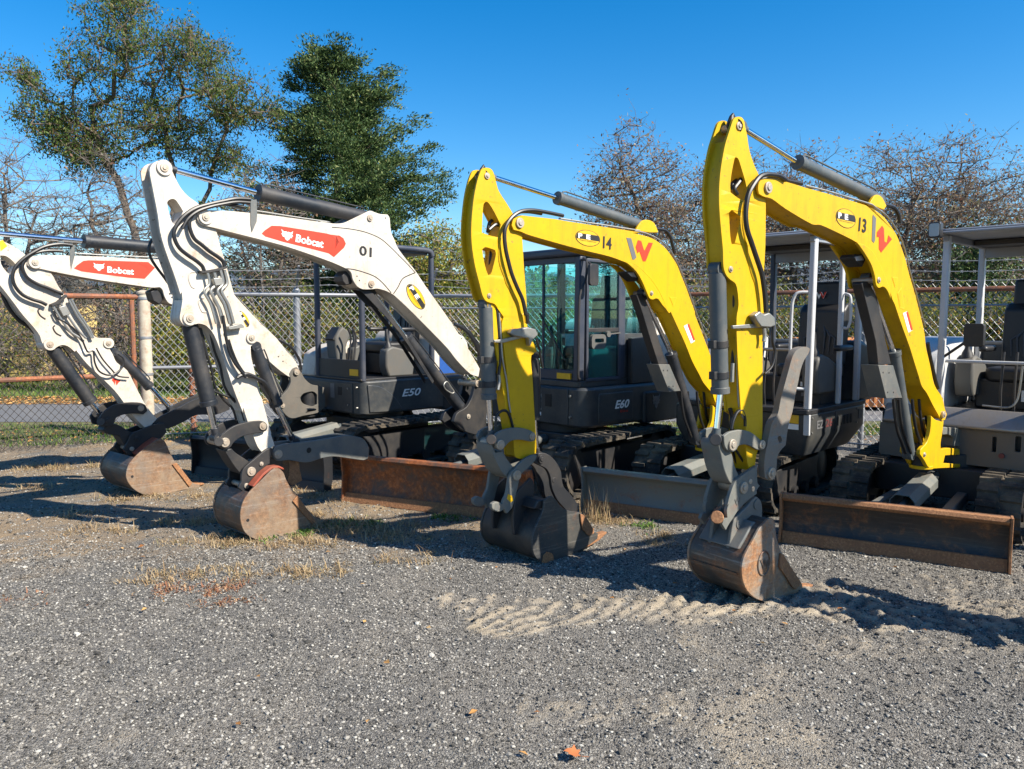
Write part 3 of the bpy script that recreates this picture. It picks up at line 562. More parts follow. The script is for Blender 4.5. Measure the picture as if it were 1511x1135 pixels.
    P=m.S(T(B3,'360,262 420,258 520,230 600,220 600,240 520,258 430,282 365,280'),.09); Cl=build('hose_clamp_band',MB().prism(P,-.075,-.06,'y').prism(P,.06,.072,'y'),STL,m.root,bev=.002)
    P=m.S(T(B3,'480,180 540,175 590,165 650,180 670,220 630,260 610,310 600,250 540,240 490,230 460,210'),.09); build('valve_block',MB().prism(P,-.10,-.06,'y'),STL,Cl,bev=.006)
    m.hose([(p,.07) for p in T(B3,'660,250 685,330 700,420 710,470')],.008)
    m.hose([(p,.01) for p in T(E3,'440,55 560,65 680,85 745,160 775,260 800,370')],.013); m.hose([(p,.03) for p in T(F3,'560,230 590,300 600,400 625,480')],.010)
    return m

def orange_decal(m,poly,inner,tb,cat,off,parent):
    m.decal(poly,off,RED,parent,'orange_decal',.002)
    bl,br,tl=tb; m.text('Bobcat',bl,br,tl,off,WHD,parent,.03,dx=.0045)
    (x0,y0),(ux,uy),(vx,vy)=cat
    f=lambda L:[(x0+a*ux+b*vx,y0+a*uy+b*vy) for a,b in L]
    m.decal(f(cathead(0,0,1,1)),off,WHD,parent,'emblem',.0035,[f(h) for h in cathead_holes(0,0,1,1)])
    m.decal(inner,off,paint('orange_shade_decal',(.55,.035,.012),.4),parent,'decal_chevron',.003)
def build_m2(m):
    aw=.155; bw=.20
    arm=T(A2,'155,160 170,120 200,95 235,85 275,92 305,120 325,170 380,280 440,350 520,410 590,500 650,610 685,740 720,850 760,1000 800,1133')+T(B2,'835,180 870,262 890,300 920,305 948,340 935,380 905,410 912,500 950,650 990,800 1030,950 1060,1060')+T(C2,'500,200 530,290 440,342 405,300 365,200 330,110 295,0')+T(B2,'850,900 800,780 760,670 700,490 635,325 580,258 530,240 490,245 440,262 400,240 380,200 390,130 400,60 392,0')+T(A2,'385,1080 340,940 300,830 262,720 235,620 215,480 180,300')
    h1=T(A2,'285,400 300,378 330,370 355,385 405,462 380,520 350,562 322,545 300,480')
    P=smooth_poly(m.S(arm,aw/2),3); Hs=[smooth_poly(m.S(h1,aw/2),3)]
    mb=MB(); mb.prism(P,-aw/2,-aw/2+.016,'y',Hs); mb.prism(P,aw/2-.016,aw/2,'y',Hs)
    web=T(A2,'200,260 370,260 440,350 520,410 590,500 650,610 685,740 720,850 760,1000 800,1133')+arm[16:48]+T(A2,'430,1133 380,950 340,840 300,720 275,620 250,480 225,330')
    mb.prism(inset(smooth_poly(m.S(web,aw/2),3),.005),-aw/2+.0158,aw/2-.0158,'y',[inset(h,-.004) for h in Hs])
    A=build('arm',mb,WHT,m.root,bev=.004)
    for p,r in ((T(A2,'268,138')[0],.034),(T(B2,'458,202')[0],.032),(T(B2,'918,345')[0],.028)):
        m.pin(p,r*1.5,aw/2+.014,-aw/2-.014,WHT,A,'pin_boss',False); m.pin(p,r*.8,aw/2+.022,-aw/2-.022,parent=A)
    build('rod_bushing',MB().tube([m.p3(T(A2,'235,150')[0],aw/2-.018),m.p3(T(A2,'235,150')[0],-aw/2+.018)],.045,16),WHT,A)
    for s in (T(A2,'490,915 455,920 445,960 465,1020 490,1035'),T(B2,'560,50 525,60 520,90 545,150 575,155')): m.hose([(p,aw/2+.001) for p in s],.005,WHT,A,'weld_seam',6)
    boom=T(A2,'510,520 525,480 560,460 600,454 760,462 900,475 1100,498 1300,525')+T(E2,'200,150 285,148 330,128 430,80 470,60 490,56 515,65 560,80 615,84 630,110 640,210 665,270 690,330 740,400 820,500 900,620 1000,760 1100,905 1200,1060 1260,1160 1300,1230 1290,1290 1230,1270')+T(E2,'1130,1170 1060,1080 900,915 760,775 690,710 660,684 640,672 600,652 540,636 500,640 430,640 385,615 355,565 345,520 320,495 200,440')+T(A2,'1200,735 1000,680 760,620 640,588 570,572 530,552')
    B=m.girder('boom',boom,bw,WHT,t=.013,ins=.014)
    m.pin(T(A2,'576,505')[0],.05,bw/2+.012,-bw/2-.012,WHT,B,'pin_boss',False); m.pin(T(A2,'576,505')[0],.026,bw/2+.020,-bw/2-.02,parent=B)
    m.pin(T(E2,'487,110')[0],.026,bw/2+.012,-bw/2-.012,parent=B); m.pin(T(E2,'498,600')[0],.028,bw/2+.012,-bw/2-.012,parent=B)
    m.hose([(p,bw/2+.0) for p in T(E2,'200,178 330,190 450,215 560,262 640,330 700,390 760,450 815,512')],.0035,BKD,B,'panel_line',5)
    m.hose([(p,bw/2+.0) for p in T(E2,'820,515 740,550 715,575 690,625 658,672')],.0045,BKD,B,'panel_line',5)
    m.hose([(p,bw/2+.0) for p in T(E2,'290,485 350,490 430,510 520,545 580,595 640,665')],.004,BKD,B,'panel_line',5)
    od=T(A2,'988,628 1010,605 1062,570 1120,572 1300,600 1470,628 1511,640')+T(E2,'255,240 285,260 303,300 290,330 215,400')+T(A2,'1485,775 1360,742 1150,690 1015,650')
    dl=T(A2,'1470,628')+T(E2,'255,240 285,260 303,300 250,280 190,240 150,222')
    orange_decal(m,od,T(E2,'180,232 230,238 262,270 225,335 255,300 215,258'),(T(A2,'1236,690')[0],T(A2,'1442,737')[0],T(A2,'1244,632')[0]),(T(A2,'1132,672')[0],(88*K,18*K),(0,-78*K)),bw/2,B)
    m.text('01',T(E2,'402,385')[0],T(E2,'494,402')[0],T(E2,'404,312')[0],bw/2,BKD,B,.022)
    letters_pe(m,T(E2,'823,695')[0],(58*K,90*K),(40*K,-28*K),bw/2,B)
    for p in T(E2,'388,542 406,574 600,110 1165,1005'): m.pin(p,.006,bw/2+.002,bw/2-.004,BKD,B,'bolt_hole',False)
    m.decal(T(E2,'1120,300 1121,300 1121,301'),bw/2,BKD,B,'mark')
    cy=m.cyl(T(E2,'470,112')[0],T(A2,'960,325')[0],T(A2,'275,138')[0],.056,.021,0,CYL,B)
    tr=T(A2,'900,455 1000,468 1200,500 1400,530 1500,545')+T(E2,'100,140 200,155')
    for o in (.07,.05,.03,.0): m.hose([(p,o) for p in tr],.006,STL,B,'hydraulic_tube',6)
    tr=T(E2,'640,260 700,330 780,440 900,600 1000,740 1100,880 1180,1000')
    P=m.S(T(A2,'905,380 950,375 955,480 950,540 915,620 905,560'),bw/2+.004); build('hose_bracket',MB().prism(P,-bw/2-.006,-bw/2+.004,'y'),GRM,B,bev=.002)
    P=m.S(T(E2,'270,540 300,500 350,560 345,600 300,610 275,580'),.05); build('work_light',MB().prism(P,-.06,.06,'y'),BLK,B,bev=.008)
    H4=(600,540,200/1261)
    cyl=m.cyl(T(H4,'540,440')[0],T(E2,'745,990')[0],T(E2,'480,630')[0],.055,.021,0,CYL)
    two(m,'rod_guard',T(E2,'405,640 500,660 640,840 760,1000 960,1320 950,1345 880,1240 700,960'),.058,.007,BLK,cyl)
    Sw=two(m,'swing_post',T(H4,'640,120 700,150 740,260 750,420 720,560 640,640 520,600 440,520 470,440 560,380 620,260'),.10,.04,BLK)
    m.pin(T(H4,'665,165')[0],.032,.125,-.125,parent=Sw); m.pin(T(H4,'580,472')[0],.024,.11,-.11,parent=Sw)
    hx,hz=m.F.side(T(H4,'620,560')[0],0); build('pivot_hub',MB().tube([(hx+.05,0,hz-.12),(hx+.05,0,hz+.16)],.09,24),BLK,Sw,bev=.004)
    m.hose([(p,.09) for p in T(H4,'360,150 345,180 365,220 420,255 440,240 415,200 380,150 360,150')],.007,STL,Sw,'lifting_ring')
    for o,dx in ((.06,0),(.0,30),(-.05,60)): m.hose([(p,o) for p in T(E2,f'{1110+dx*.2},900 {1170+dx*.3},930 {1230+dx*.3},990 {1280+dx*.3},1080 {1300+dx*.3},1180 {1290+dx*.2},1300')],.014,parent=B)
    m.cyl(T(B2,'450,240')[0],T(B2,'598,845')[0],T(B2,'655,1090')[0],.055,.023,0,CYL)
    build('rod_yoke',MB().tube([m.p3(T(C2,'115,262')[0],.13),m.p3(T(C2,'115,262')[0],-.13)],.032,16),BLK,m.root,bev=.003)
    m.cyl(T(B2,'935,410')[0],T(B2,'1100,850')[0],T(C2,'675,265')[0],.045,.02,0,CYL)
    L=two(m,'tipping_link',T(C2,'120,290 118,245 150,200 230,145 320,118 420,106 462,118 478,148 470,180 430,195 350,205 275,230 225,270 200,305 150,315'),.115,.024,BLK)
    m.pin(T(C2,'165,268')[0],.034,.128,-.128,parent=L); m.pin(T(C2,'445,147')[0],.028,.125,-.125,parent=L)
    H=smooth_poly(m.S(T(C2,'150,325 205,310 240,345 330,405 345,440 300,495 270,500 215,430'),.06),3); build('bucket_link',MB().prism(H,-.07,.07,'y'),BLK,m.root,bev=.006)
    cp=T(C2,'283,560 285,505 305,455 380,390 470,318 510,308 525,330 500,380 495,425 445,460 410,530 345,635 318,660 285,625 262,605 268,585')
    Cp=two(m,'coupler',cp,.105,.024,BLK)
    for p,r in ((T(C2,'360,484')[0],.034),(T(C2,'435,427')[0],.016),(T(C2,'325,590')[0],.02)): m.pin(p,r,.115,-.115,parent=Cp)
    tm=T(C2,'520,330 535,298 600,280 700,268 850,250 960,232 1060,215 1150,225 1195,245 1232,310 1225,385 1190,400 1080,385 970,372 880,385 800,412 740,416 640,400 560,405 525,380')
    Th=two(m,'thumb',tm,.085,.028,GRM); m.pin(T(C2,'560,355')[0],.034,.098,-.098,parent=Th)
    m.pin(T(C2,'786,325')[0],.022,.0865,.083,BKD,Th,'bolt_hole',False)
    P=m.S(T(C2,'1180,240 1195,245 1232,310 1225,385 1205,390 1185,330'),.07); build('thumb_tip',MB().prism(P,-.075,.075,'y'),RUB,Th,bev=.003)
    P=m.S(T(C2,'640,402 712,406 720,480 737,550 660,590 622,562 638,500'),.05); build('thumb_claw',MB().prism(P,-.05,.05,'y'),RUB,Th,bev=.004)
    bo=T(C2,'525,460 560,458 595,490 615,540 645,595 690,650 740,725 800,790 850,835 905,850 900,890 800,915 700,942 560,972 430,990 365,978 310,935 282,870 275,790 300,700 345,635 420,560')
    bk=bucket(m,bo,.42,11,21,DKB,RUS,RUB,T(C2,'800,880 940,855'),4,T(C2,'665,705 700,660 830,845 850,870 825,890'))
    build('mounting_pad',MB().prism(m.S(T(C2,'362,592 440,498 505,447 560,440 600,458 598,472 558,456 512,462 448,514 376,598'),.2),-.205,-.13,'y'),paint('red_bucket_paint',(.30,.055,.028),.55,amt=.7,scale=6,rust=.5),bk,bev=.004)
    m.pin(T(C2,'332,845')[0],.012,.2125,.20,BKD,bk,'bolt_hole',False)
    m.hose([(p,.12) for p in T(A2,'905,375 800,370 700,388 600,410 500,440 420,490 360,560 335,620 345,680 380,740 440,790 500,830 545,870 560,905')],.014)
    m.hose([(p,.11) for p in T(A2,'860,435 760,415 640,408 540,430 480,480 450,540 460,610 490,670 540,710 600,760 660,800 700,835 712,878')],.014)
    m.hose([(p,.13) for p in T(A2,'900,400 800,395 700,410 600,432 510,465 440,520 400,590')],.012)
    m.hose([(p,-.09) for p in T(A2,'230,625 180,665 150,730 160,800 200,870 260,950 310,1020 360,1100')],.010)
    br=m.S(T(A2,'535,905 600,900 680,885 735,868 735,885 680,905 600,920 540,922'),.13); Br=build('hose_bracket',MB().prism(br,-.13,-.04,'y'),BLK,m.root,bev=.002)
    for a,o in ((590,.12),(640,.11),(690,.12),(720,.10)): m.hose([(p,o) for p in T(A2,f'{a-10},900 {a+10},1000')+T(B2,f'{a-30},0 {a+20},100 {a+60},240')],.012 if a>600 else .009,STL,Br,'hydraulic_tube')
    build('valve_block',MB().prism(m.S(T(A2,'625,960 690,955 700,1010 640,1020'),.12),-.13,-.085,'y'),STL,Br,bev=.005)
    build('hose_bracket',MB().prism(m.S(T(B2,'735,265 830,240 850,258 850,270 740,285'),.12),-.135,-.06,'y'),STL,Br,bev=.002)
    m.hose([(p,.13) for p in T(B2,'700,180 715,300 740,420 780,520 840,600 870,640')],.011); m.hose([(p,.12) for p in T(B2,'740,360 770,450 810,540 870,620 940,640')],.011)
    m.hose([(p,.12) for p in T(B2,'805,645 830,625 880,615 940,640 1010,680 1060,760 1090,840')],.014); m.hose([(p,.10) for p in T(B2,'900,620 960,650 1000,740 1060,820')],.012)
    m.hose([(p,.05) for p in T(B2,'800,300 800,370 805,430')],.014,STL,name='hose_fitting')
    for a,b in ((530,560),(600,640)): m.hose([(p,.0) for p in T(B2,f'{a},270 {a+30},420 {a+80},560 {a+110},700 {a+170},800 {a+240},870 {a+270},960')],.009)
    m.hose([(p,.02) for p in T(B2,'630,740 700,770 780,800 830,870 860,960')],.008)
    return m

def build_m1(m):
    aw=.15; bw=.19
    arm=T(PX,'-62,346 -60,336 -52,330 -42,331 -28,340 -5,352')+T(A1,'100,128 200,195 300,280 430,360 500,480 565,570 640,690 740,830 820,915 900,925 945,935 972,968 950,1005 935,1010 965,1060 1000,1133')+T(G1,'820,205 880,320 940,430 1010,515 950,585 900,540 845,480 790,400 740,335 650,245 560,160 490,72')+T(A1,'640,1040 580,992 520,985 450,1022 400,1015 360,960 340,900 280,820 200,730 110,610 0,470')+T(PX,'-22,395 -48,365')
    h1=T(A1,'0,215 50,220 100,255 140,300 100,385 60,360 10,290')
    P=smooth_poly(m.S(arm,aw/2),3); Hs=[smooth_poly(m.S(h1,aw/2),3)]
    mb=MB(); mb.prism(P,-aw/2,-aw/2+.016,'y',Hs); mb.prism(P,aw/2-.016,aw/2,'y',Hs)
    web=T(PX,'-40,345 -25,345 -5,354')+arm[6:]; web=web[:-2]+T(PX,'-18,392 -38,365')
    mb.prism(inset(smooth_poly(m.S(web,aw/2),3),.006),-aw/2+.0158,aw/2-.0158,'y',[inset(h,-.004) for h in Hs])
    A=build('arm',mb,WHT,m.root,bev=.004)
    for p,r in ((T(PX,'-50,341')[0],.032),(T(A1,'433,978')[0],.034),(T(A1,'935,968')[0],.03)):
        m.pin(p,r*1.5,aw/2+.014,-aw/2-.014,WHT,A,'pin_boss',False); m.pin(p,r*.8,aw/2+.022,-aw/2-.022,parent=A)
    for s in (T(A1,'340,670 325,690 345,730 390,762'),T(A1,'470,815 455,835 480,880 525,905')): m.hose([(p,aw/2+.001) for p in s],.006,BLK,A,'weld_seam',6)
    m.decal(T(A1,'-5,95 20,80 62,135 5,180'),aw/2,ORS,A,'warning_sticker')
    rd=RED
    for tri in ('720,265 745,258 740,300 735,285','745,275 780,262 750,300','725,255 775,270 770,278 722,265'): m.decal(T(G1,tri),aw/2,rd,A,'red_mark')
    boom=T(A1,'235,290 248,245 280,225 310,215 400,212 620,218 850,225 1100,240 1360,250')+T(PX,'240,381 262,376 280,362 292,360 306,364 312,380 320,398 333,420 345,434')+T(B2,'870,120 1000,255 1100,350 1170,440 1232,508 1258,560 1262,610 1225,640 1185,632')+T(B2,'1100,570 960,440')+T(PX,'368,500 345,480 315,462 290,455 268,452 250,448 243,438 240,428 236,424')+T(A1,'1300,492 1140,470 900,435 700,402 430,350 350,332 290,328 250,312')
    B=m.girder('boom',boom,bw,WHT,t=.013,ins=.014)
    m.pin(T(A1,'305,275')[0],.05,bw/2+.012,-bw/2-.012,WHT,B,'pin_boss',False); m.pin(T(A1,'305,275')[0],.026,bw/2+.02,-bw/2-.02,parent=B)
    m.pin(T(PX,'292,372')[0],.026,bw/2+.012,-bw/2-.012,parent=B); 
    for p in T(A1,'1455,545 1475,575')+T(B2,'1113,485 1147,520'): m.pin(p,.008,bw/2+.002,bw/2-.004,BKD,B,'bolt_hole',False)
    orange_decal(m,T(A1,'635,328 660,300 715,262 760,257 1000,262 1270,272 1328,322 1240,415 1100,405 850,372 700,352'),T(A1,'1190,282 1240,280 1300,322 1225,390 1262,325'),(T(A1,'918,362')[0],T(A1,'1145,382')[0],T(A1,'920,308')[0]),(T(A1,'800,345')[0],(95*.17207,6*.17207),(0,-68*.17207)),bw/2,B)
    letters_pe(m,T(B2,'850,205')[0],(38*K,58*K),(26*K,-18*K),bw/2,B)
    m.cyl(T(PX,'285,370')[0],T(A1,'715,92')[0],T(PX,'-48,341')[0],.055,.021,0,CYL,B)
    for o in (.06,.03,.0): m.hose([(p,o) for p in T(A1,'620,195 850,210 1100,222 1380,235')],.006,STL,B,'hydraulic_tube',6)
    build('hose_bracket',MB().prism(m.S(T(A1,'600,130 640,125 640,220 610,340 600,240'),bw/2+.004),-bw/2-.006,-bw/2+.004,'y'),GRM,B,bev=.002)
    build('work_light',MB().prism(m.S(T(PX,'222,430 232,426 242,440 236,450 226,444'),.06),-.06,.06,'y'),BLK,B,bev=.008)
    cyl=m.cyl(T(B2,'1130,830')[0],T(B2,'1000,560')[0],T(PX,'262,444')[0],.052,.021,0,GRM)
    Sw=two(m,'swing_post',T(B2,'1192,615 1215,575 1250,562 1280,600 1310,650 1355,690 1400,700 1455,715 1462,860 1400,905 1300,925 1210,945 1150,900 1118,820 1125,790 1180,730 1205,670'),.10,.035,paint('worn_swing_casting',(.09,.085,.075),.55,amt=.6,dirt=(.16,.13,.10),scale=5,bs=.2,rust=.3,edge=.68),label=None,holes=[T(B2,'1275,790 1300,760 1370,745 1400,770 1400,840 1370,855 1310,840 1285,820')])
    m.pin(T(B2,'1252,600')[0],.034,.125,-.125,parent=Sw); m.pin(T(B2,'1147,850')[0],.026,.115,-.115,parent=Sw)
    hx,hz=m.F.side(T(B2,'1330,850')[0],0); build('pivot_hub',MB().tube([(hx,0,hz-.12),(hx,0,hz+.18)],.08,24),BLK,Sw,bev=.004)
    build('swing_cylinder_rod',MB().tube([m.p3(T(B2,'1315,882')[0],.10),m.p3(T(B2,'1540,868')[0],.02)],.024,14),CHR,Sw)
    for o in (.06,.0,-.05): m.hose([(p,o) for p in T(B2,f'{1080},350 {1150},380 {1220},430 {1270},520 {1275},600 {1260},680')],.014,parent=B)
    m.cyl(T(G1,'330,52')[0],T(G1,'585,412')[0],T(G1,'668,515')[0],.055,.022,0,CYL)
    m.cyl(T(G1,'735,85')[0],T(G1,'965,312')[0],T(G1,'1105,462')[0],.042,.018,0,CYL)
    build('rod_yoke',MB().tube([m.p3(T(G1,'650,535')[0],.12),m.p3(T(G1,'650,535')[0],-.12)],.034,16),BLK,m.root,bev=.003)
    L=two(m,'tipping_link',T(G1,'655,560 640,510 670,470 740,425 830,410 905,412 940,430 950,465 925,488 870,482 800,488 750,510 735,545 700,570'),.11,.024,BLK)
    m.pin(T(G1,'702,525')[0],.032,.12,-.12,BLK,parent=L); m.pin(T(G1,'910,448')[0],.028,.12,-.12,parent=L)
    H=smooth_poly(m.S(T(G1,'660,590 680,560 750,550 820,590 870,610 850,690 800,690 765,625 700,615'),.06),3); build('bucket_link',MB().prism(H,-.07,.07,'y'),BLK,m.root,bev=.006)
    Cp=two(m,'coupler',T(G1,'825,660 845,615 900,590 1000,550 1060,545 1075,600 1030,650 900,700 860,755 835,760 795,710'),.11,.024,BLK)
    m.pin(T(G1,'885,640')[0],.026,.12,-.12,BLK,parent=Cp); m.pin(T(G1,'852,710')[0],.02,.12,-.12,parent=Cp)
    Z2=(0,480,400/1511)
    Th=two(m,'thumb',T(G1,'990,540 1040,500 1150,445')+T(Z2,'1050,430 1120,400 1180,385 1250,400 1285,425 1280,470 1200,500 1100,500 1020,540 940,575 870,580 860,545'),.08,.028,BLK); m.pin(T(G1,'1030,560')[0],.03,.095,-.095,BLK,parent=Th)
    bo=T(G1,'1015,648 1040,642 1065,665 1090,720 1120,780 1150,820 1200,880 1245,930 1290,940 1285,955 1200,970 1100,992 1000,1006 930,1004 870,975 828,930 812,880 828,815 870,762 940,700')
    bk=bucket(m,bo,.55,9,19,DKB,RUS,RUB,T(G1,'1180,955 1320,935'),5,T(G1,'1110,810 1140,800 1240,930 1220,955'))
    m.pin(T(G1,'853,888')[0],.012,.2775,.27,BKD,bk,'bolt_hole',False)
    build('mounting_pad',MB().prism(m.S(T(G1,'880,740 960,672 1010,640 1030,650 940,715 890,755'),.2),-.2,.2,'y'),paint('faded_red_paint',(.32,.06,.03),.5,amt=.6,scale=6,rust=.5),bk,bev=.004)
    m.hose([(p,.115) for p in T(A1,'620,130 520,118 400,135 300,180 200,245 130,320 108,400 130,480 190,550 270,590 350,615 400,640')],.014)
    m.hose([(p,.105) for p in T(A1,'540,180 440,175 340,185 240,225 195,290 200,350 240,410 320,460 400,490 470,520 540,545')],.014)
    m.hose([(p,-.06) for p in T(A1,'-60,380 10,520 60,640 150,760 250,830 300,880')],.016)
    Br=build('hose_bracket',MB().prism(m.S(T(A1,'440,635 500,610 570,550 580,565 510,630 450,652'),.13),-.13,-.04,'y'),BLK,m.root,bev=.002)
    for a in (455,520,590,610): m.hose([(p,.11) for p in T(A1,f'{a},{650-(a-455)*.4} {a+60},{750-(a-455)*.3} {a+150},{870-(a-455)*.2} {a+190+(610-a)*.3},925')],.010,STL,Br,'hydraulic_tube')
    build('valve_block',MB().prism(m.S(T(A1,'500,660 560,640 600,720 540,740'),.11),-.12,-.08,'y'),STL,Br,bev=.005)
    m.hose([(p,.115) for p in T(A1,'460,690 490,750 560,790 640,850 700,930 750,1040')+T(G1,'600,80 610,150 640,210 700,235 750,220 790,180 795,130 760,100')],.008)
    m.hose([(p,.11) for p in T(G1,'620,60 660,130 720,200 760,240 830,250')],.007)
    return m
# ================================================================== houses and undercarriages
def rrect(x0,x1,y0,y1,r,n=5):
    """rounded rectangle; r = (r00,r10,r11,r01) corner radii"""
    rr=r if hasattr(r,'__len__') else [r]*4; out=[]
    for (cx,cy,a0),q in zip(((x0,y0,180),(x1,y0,270),(x1,y1,0),(x0,y1,90)),rr):
        ccx=cx+(q if cx==x0 else -q); ccy=cy+(q if cy==y0 else -q)
        if q<=0: out.append((cx,cy)); continue
        for k in range(n+1):
            a=R(a0+90*k/n); out.append((ccx+q*math.cos(a),ccy+q*math.sin(a)))
    return out
def seat(m,M,x,y,z,w=.46,logo=False):
    """x = front edge of cushion"""
    mb=MB().prism(rrect(x,x+.46,y-w/2,y+w/2,.08),z,z+.12,'z'); s=build('seat',mb,SEA,m.root,M,bev=.03,seg=3)
    P=[(x+.40,z+.10),(x+.50,z+.10),(x+.60,z+.62),(x+.52,z+.66),(x+.44,z+.60),(x+.42,z+.35)]
    build('backrest',MB().prism(smooth_poly(P,3),y-w/2+.02,y+w/2-.02,'y'),SEA,s,M,bev=.035,seg=3)
    P=[(x+.50,z+.60),(x+.58,z+.60),(x+.62,z+.84),(x+.53,z+.86)]
    build('headrest',MB().prism(P,y-w*.36,y+w*.36,'y'),SEA,s,M,bev=.03,seg=3)
    for sgn in (-1,1):
        mb=MB(); 
        for k in range(3): mb.tube([(x+.405+k*.002,y+sgn*(.04+.045*k),z+.2),(x+.41,y+sgn*(.05+.045*k),z+.38-.02*k),(x+.45,y+sgn*.015,z+.50-.03*k)],.008,6)
        build('stitching_rib',mb,flat('seat_piping',(.05,.05,.055),.4) if 'seat_piping' not in bpy.data.materials else bpy.data.materials['seat_piping'],s,M)
    for ya in (y-w/2-.08,y+w/2+.01): build('armrest',MB().box(x+.12,x+.42,ya,ya+.07,z+.24,z+.29),SEA,s,M,bev=.02)
    build('suspension_base',MB().box(x+.03,x+.42,y-.19,y+.19,z-.24,z-.005),BLK,s,M,bev=.01)
    if logo: 
        frame_text(s,M,'W','x',x+.488,(y+.08,z+.70),.10,.06,WHD,s,.03); frame_text(s,M,'V','x',x+.486,(y+.045,z+.70),.065,.06,RED,s,.03)
    return s
def console(m,M,x,y,z,side):
    P=smooth_poly([(x,z),(x+.34,z),(x+.36,z+.2),(x+.30,z+.27),(x+.06,z+.34),(x-.03,z+.30),(x-.04,z+.12)],2)
    c=build('control_console',MB().prism(P,y-.07,y+.07,'y'),CNS,m.root,M,bev=.02)
    mb=MB().tube([(x+.04,y,z+.32),(x+.04,y,z+.36),(x+.035,y,z+.40),(x+.02,y,z+.50),(x+.025,y,z+.53)],[.05,.04,.018,.02,.014],10); build('joystick',mb,BLK,c,M)
    return c
def undercarriage(m,cw,ang,L,tw,gauge,h,bladeL,bang,blen,bh,bmat,lipmat,endmat):
    """tracks around world centre cw; blade from world point bladeL along bang"""
    Fr=Frame(cw,ang); M=m.inv@Fr.W; r=h/2
    for sy in (-1,1):
        yc=sy*gauge/2; y0,y1=yc-tw/2,yc+tw/2
        # belt centreline loop
        loop=[]; n=10; hl=L/2-r
        for k in range(n+1): a=R(90+180*k/n); loop.append((-hl+r*math.cos(a),r+r*math.sin(a)))
        for k in range(n+1): a=R(-90+180*k/n); loop.append((hl+r*math.cos(a),r+r*math.sin(a)))
        inn=inset(loop,.03); mb=MB(); N=len(loop)
        for y in (y0,y1):
            for lp in (loop,inn): mb.v+=[(p[0],y,p[1]+.022) for p in lp]
        for i in range(N):
            j=(i+1)%N; mb.f+=[(i,j,2*N+j,2*N+i),(N+j,N+i,3*N+i,3*N+j),(i,N+i,N+j,j),(2*N+i,2*N+j,3*N+j,3*N+i)]
        # lugs: chevrons along the loop
        per=[0]; 
        for i in range(N): per.append(per[-1]+(Vector(loop[(i+1)%N])-Vector(loop[i])).length)
        tot=per[-1]; nl=int(tot/.105)
        def at(d):
            d%=tot
            for i in range(N):
                if per[i+1]>=d:
                    u=(d-per[i])/max(1e-6,per[i+1]-per[i]); a=Vector(loop[i]);b=Vector(loop[(i+1)%N]); t=(b-a).normalized(); return a.lerp(b,u),t
            return Vector(loop[0]),Vector((1,0))
        for k in range(nl):
            for half,(ya,yb) in enumerate(((y0-.004,yc-.01),(yc+.01,y1+.004))):
                p,t=at(k*tot/nl+half*.05); nn=Vector((t.y,-t.x)); cxm=Vector((0,r)) 
                if nn.dot(p-Vector((max(-hl,min(hl,p.x)),r)))<0: nn=-nn
                q=[p-t*.026-nn*.004,p+t*.026-nn*.004,p+t*.017+nn*.022,p-t*.017+nn*.022]
                mb.prism([(v.x,v.y+.022) for v in q],ya,yb,'y')
        tr=build('track',mb,RBR,m.root,M,bev=0,ang=30)
        fm=MB().prism(rrect(-hl,hl,.11,h-.08,.03),yc-.06,yc+.06,'y'); build('track_frame',fm,BLK,tr,M,bev=.008)
        for x in (-hl,hl): build('idler_wheel' if x<0 else 'drive_sprocket',MB().tube([(x,yc-.07,r+.022),(x,yc-.05,r+.022),(x,yc+.05,r+.022),(x,yc+.07,r+.022)],[r*.55,r*.82,r*.82,r*.55],20),BLK,tr,M,bev=.004)
        for k in range(4):
            x=-hl+.22+(2*hl-.44)*k/3; build('track_roller',MB().tube([(x,yc-.09,.10),(x,yc+.09,.10)],.055,14),BLK,tr,M)
    cf=build('carbody',MB().prism(rrect(-.35,.35,-gauge/2+.05,gauge/2-.05,.06),.2,h+.02,'z').tube([(0,0,h),(0,0,h+.12)],.3,28),BLK,m.root,M,bev=.01)
    # dozer blade
    Bf=Frame(bladeL,bang); MBm=m.inv@Bf.W   # x along the blade (to image right), y away from camera
    prof=[(0.0,0.0),(.0,.03),(.035,.07),(.055,.14),(.055,.22),(.035,bh-.05),(.0,bh-.005),(-.012,bh)]
    back=[(.035,bh+.012),(.06,bh-.05),(.078,.22),(.078,.14),(.058,.06),(.03,.0)]
    Z=lambda P:[(p[0],p[1]+.012) for p in smooth_poly(prof,3,100,False)+back] 
    bl=build('dozer_blade',MB().prism(Z(0),.0,blen,'x'),bmat,m.root,MBm,bev=.003)
    build('cutting_edge',MB().prism([(-.014,.002),(.004,.0),(.03,.085),(.012,.085)],.002,blen-.002,'x'),lipmat,bl,MBm,bev=.003)
    build('top_rail',MB().prism([(-.028,bh-.005),(.0,bh-.03),(.045,bh-.01),(.05,bh+.022),(-.015,bh+.022)],.001,blen-.001,'x'),endmat,bl,MBm,bev=.004)
    ep=[(-.03,.002),(.075,.002),(.10,.12),(.10,bh-.06),(.06,bh+.024),(-.032,bh+.024),(-.012,bh*.6),(-.02,.1)]
    for x in (-.016,blen): build('end_plate',MB().prism(ep,x,x+.016,'x'),endmat,bl,MBm,bev=.003)
    c=Vector((blen/2,.08,.22))
    W=m.inv@Fr.W
    for s in (-1,1):
        a=MBm@Vector((blen/2+s*.25,.07,.18)); b=M@Vector((-L*.2,s*.18*-1,.2)); 
        b2=M@Vector((-L*.15,-s*.2,.22)); build('push_arm',MB().bar(a,b2,.07,.09),GRM,bl,bev=.008)
        a=MBm@Vector((blen/2+s*.30,.06,.12)); build('blade_bracket',MB().box(blen/2+s*.3-.01,blen/2+s*.3+.01,.06,.2,.10,bh-.04),GRM,bl,MBm,bev=.004)
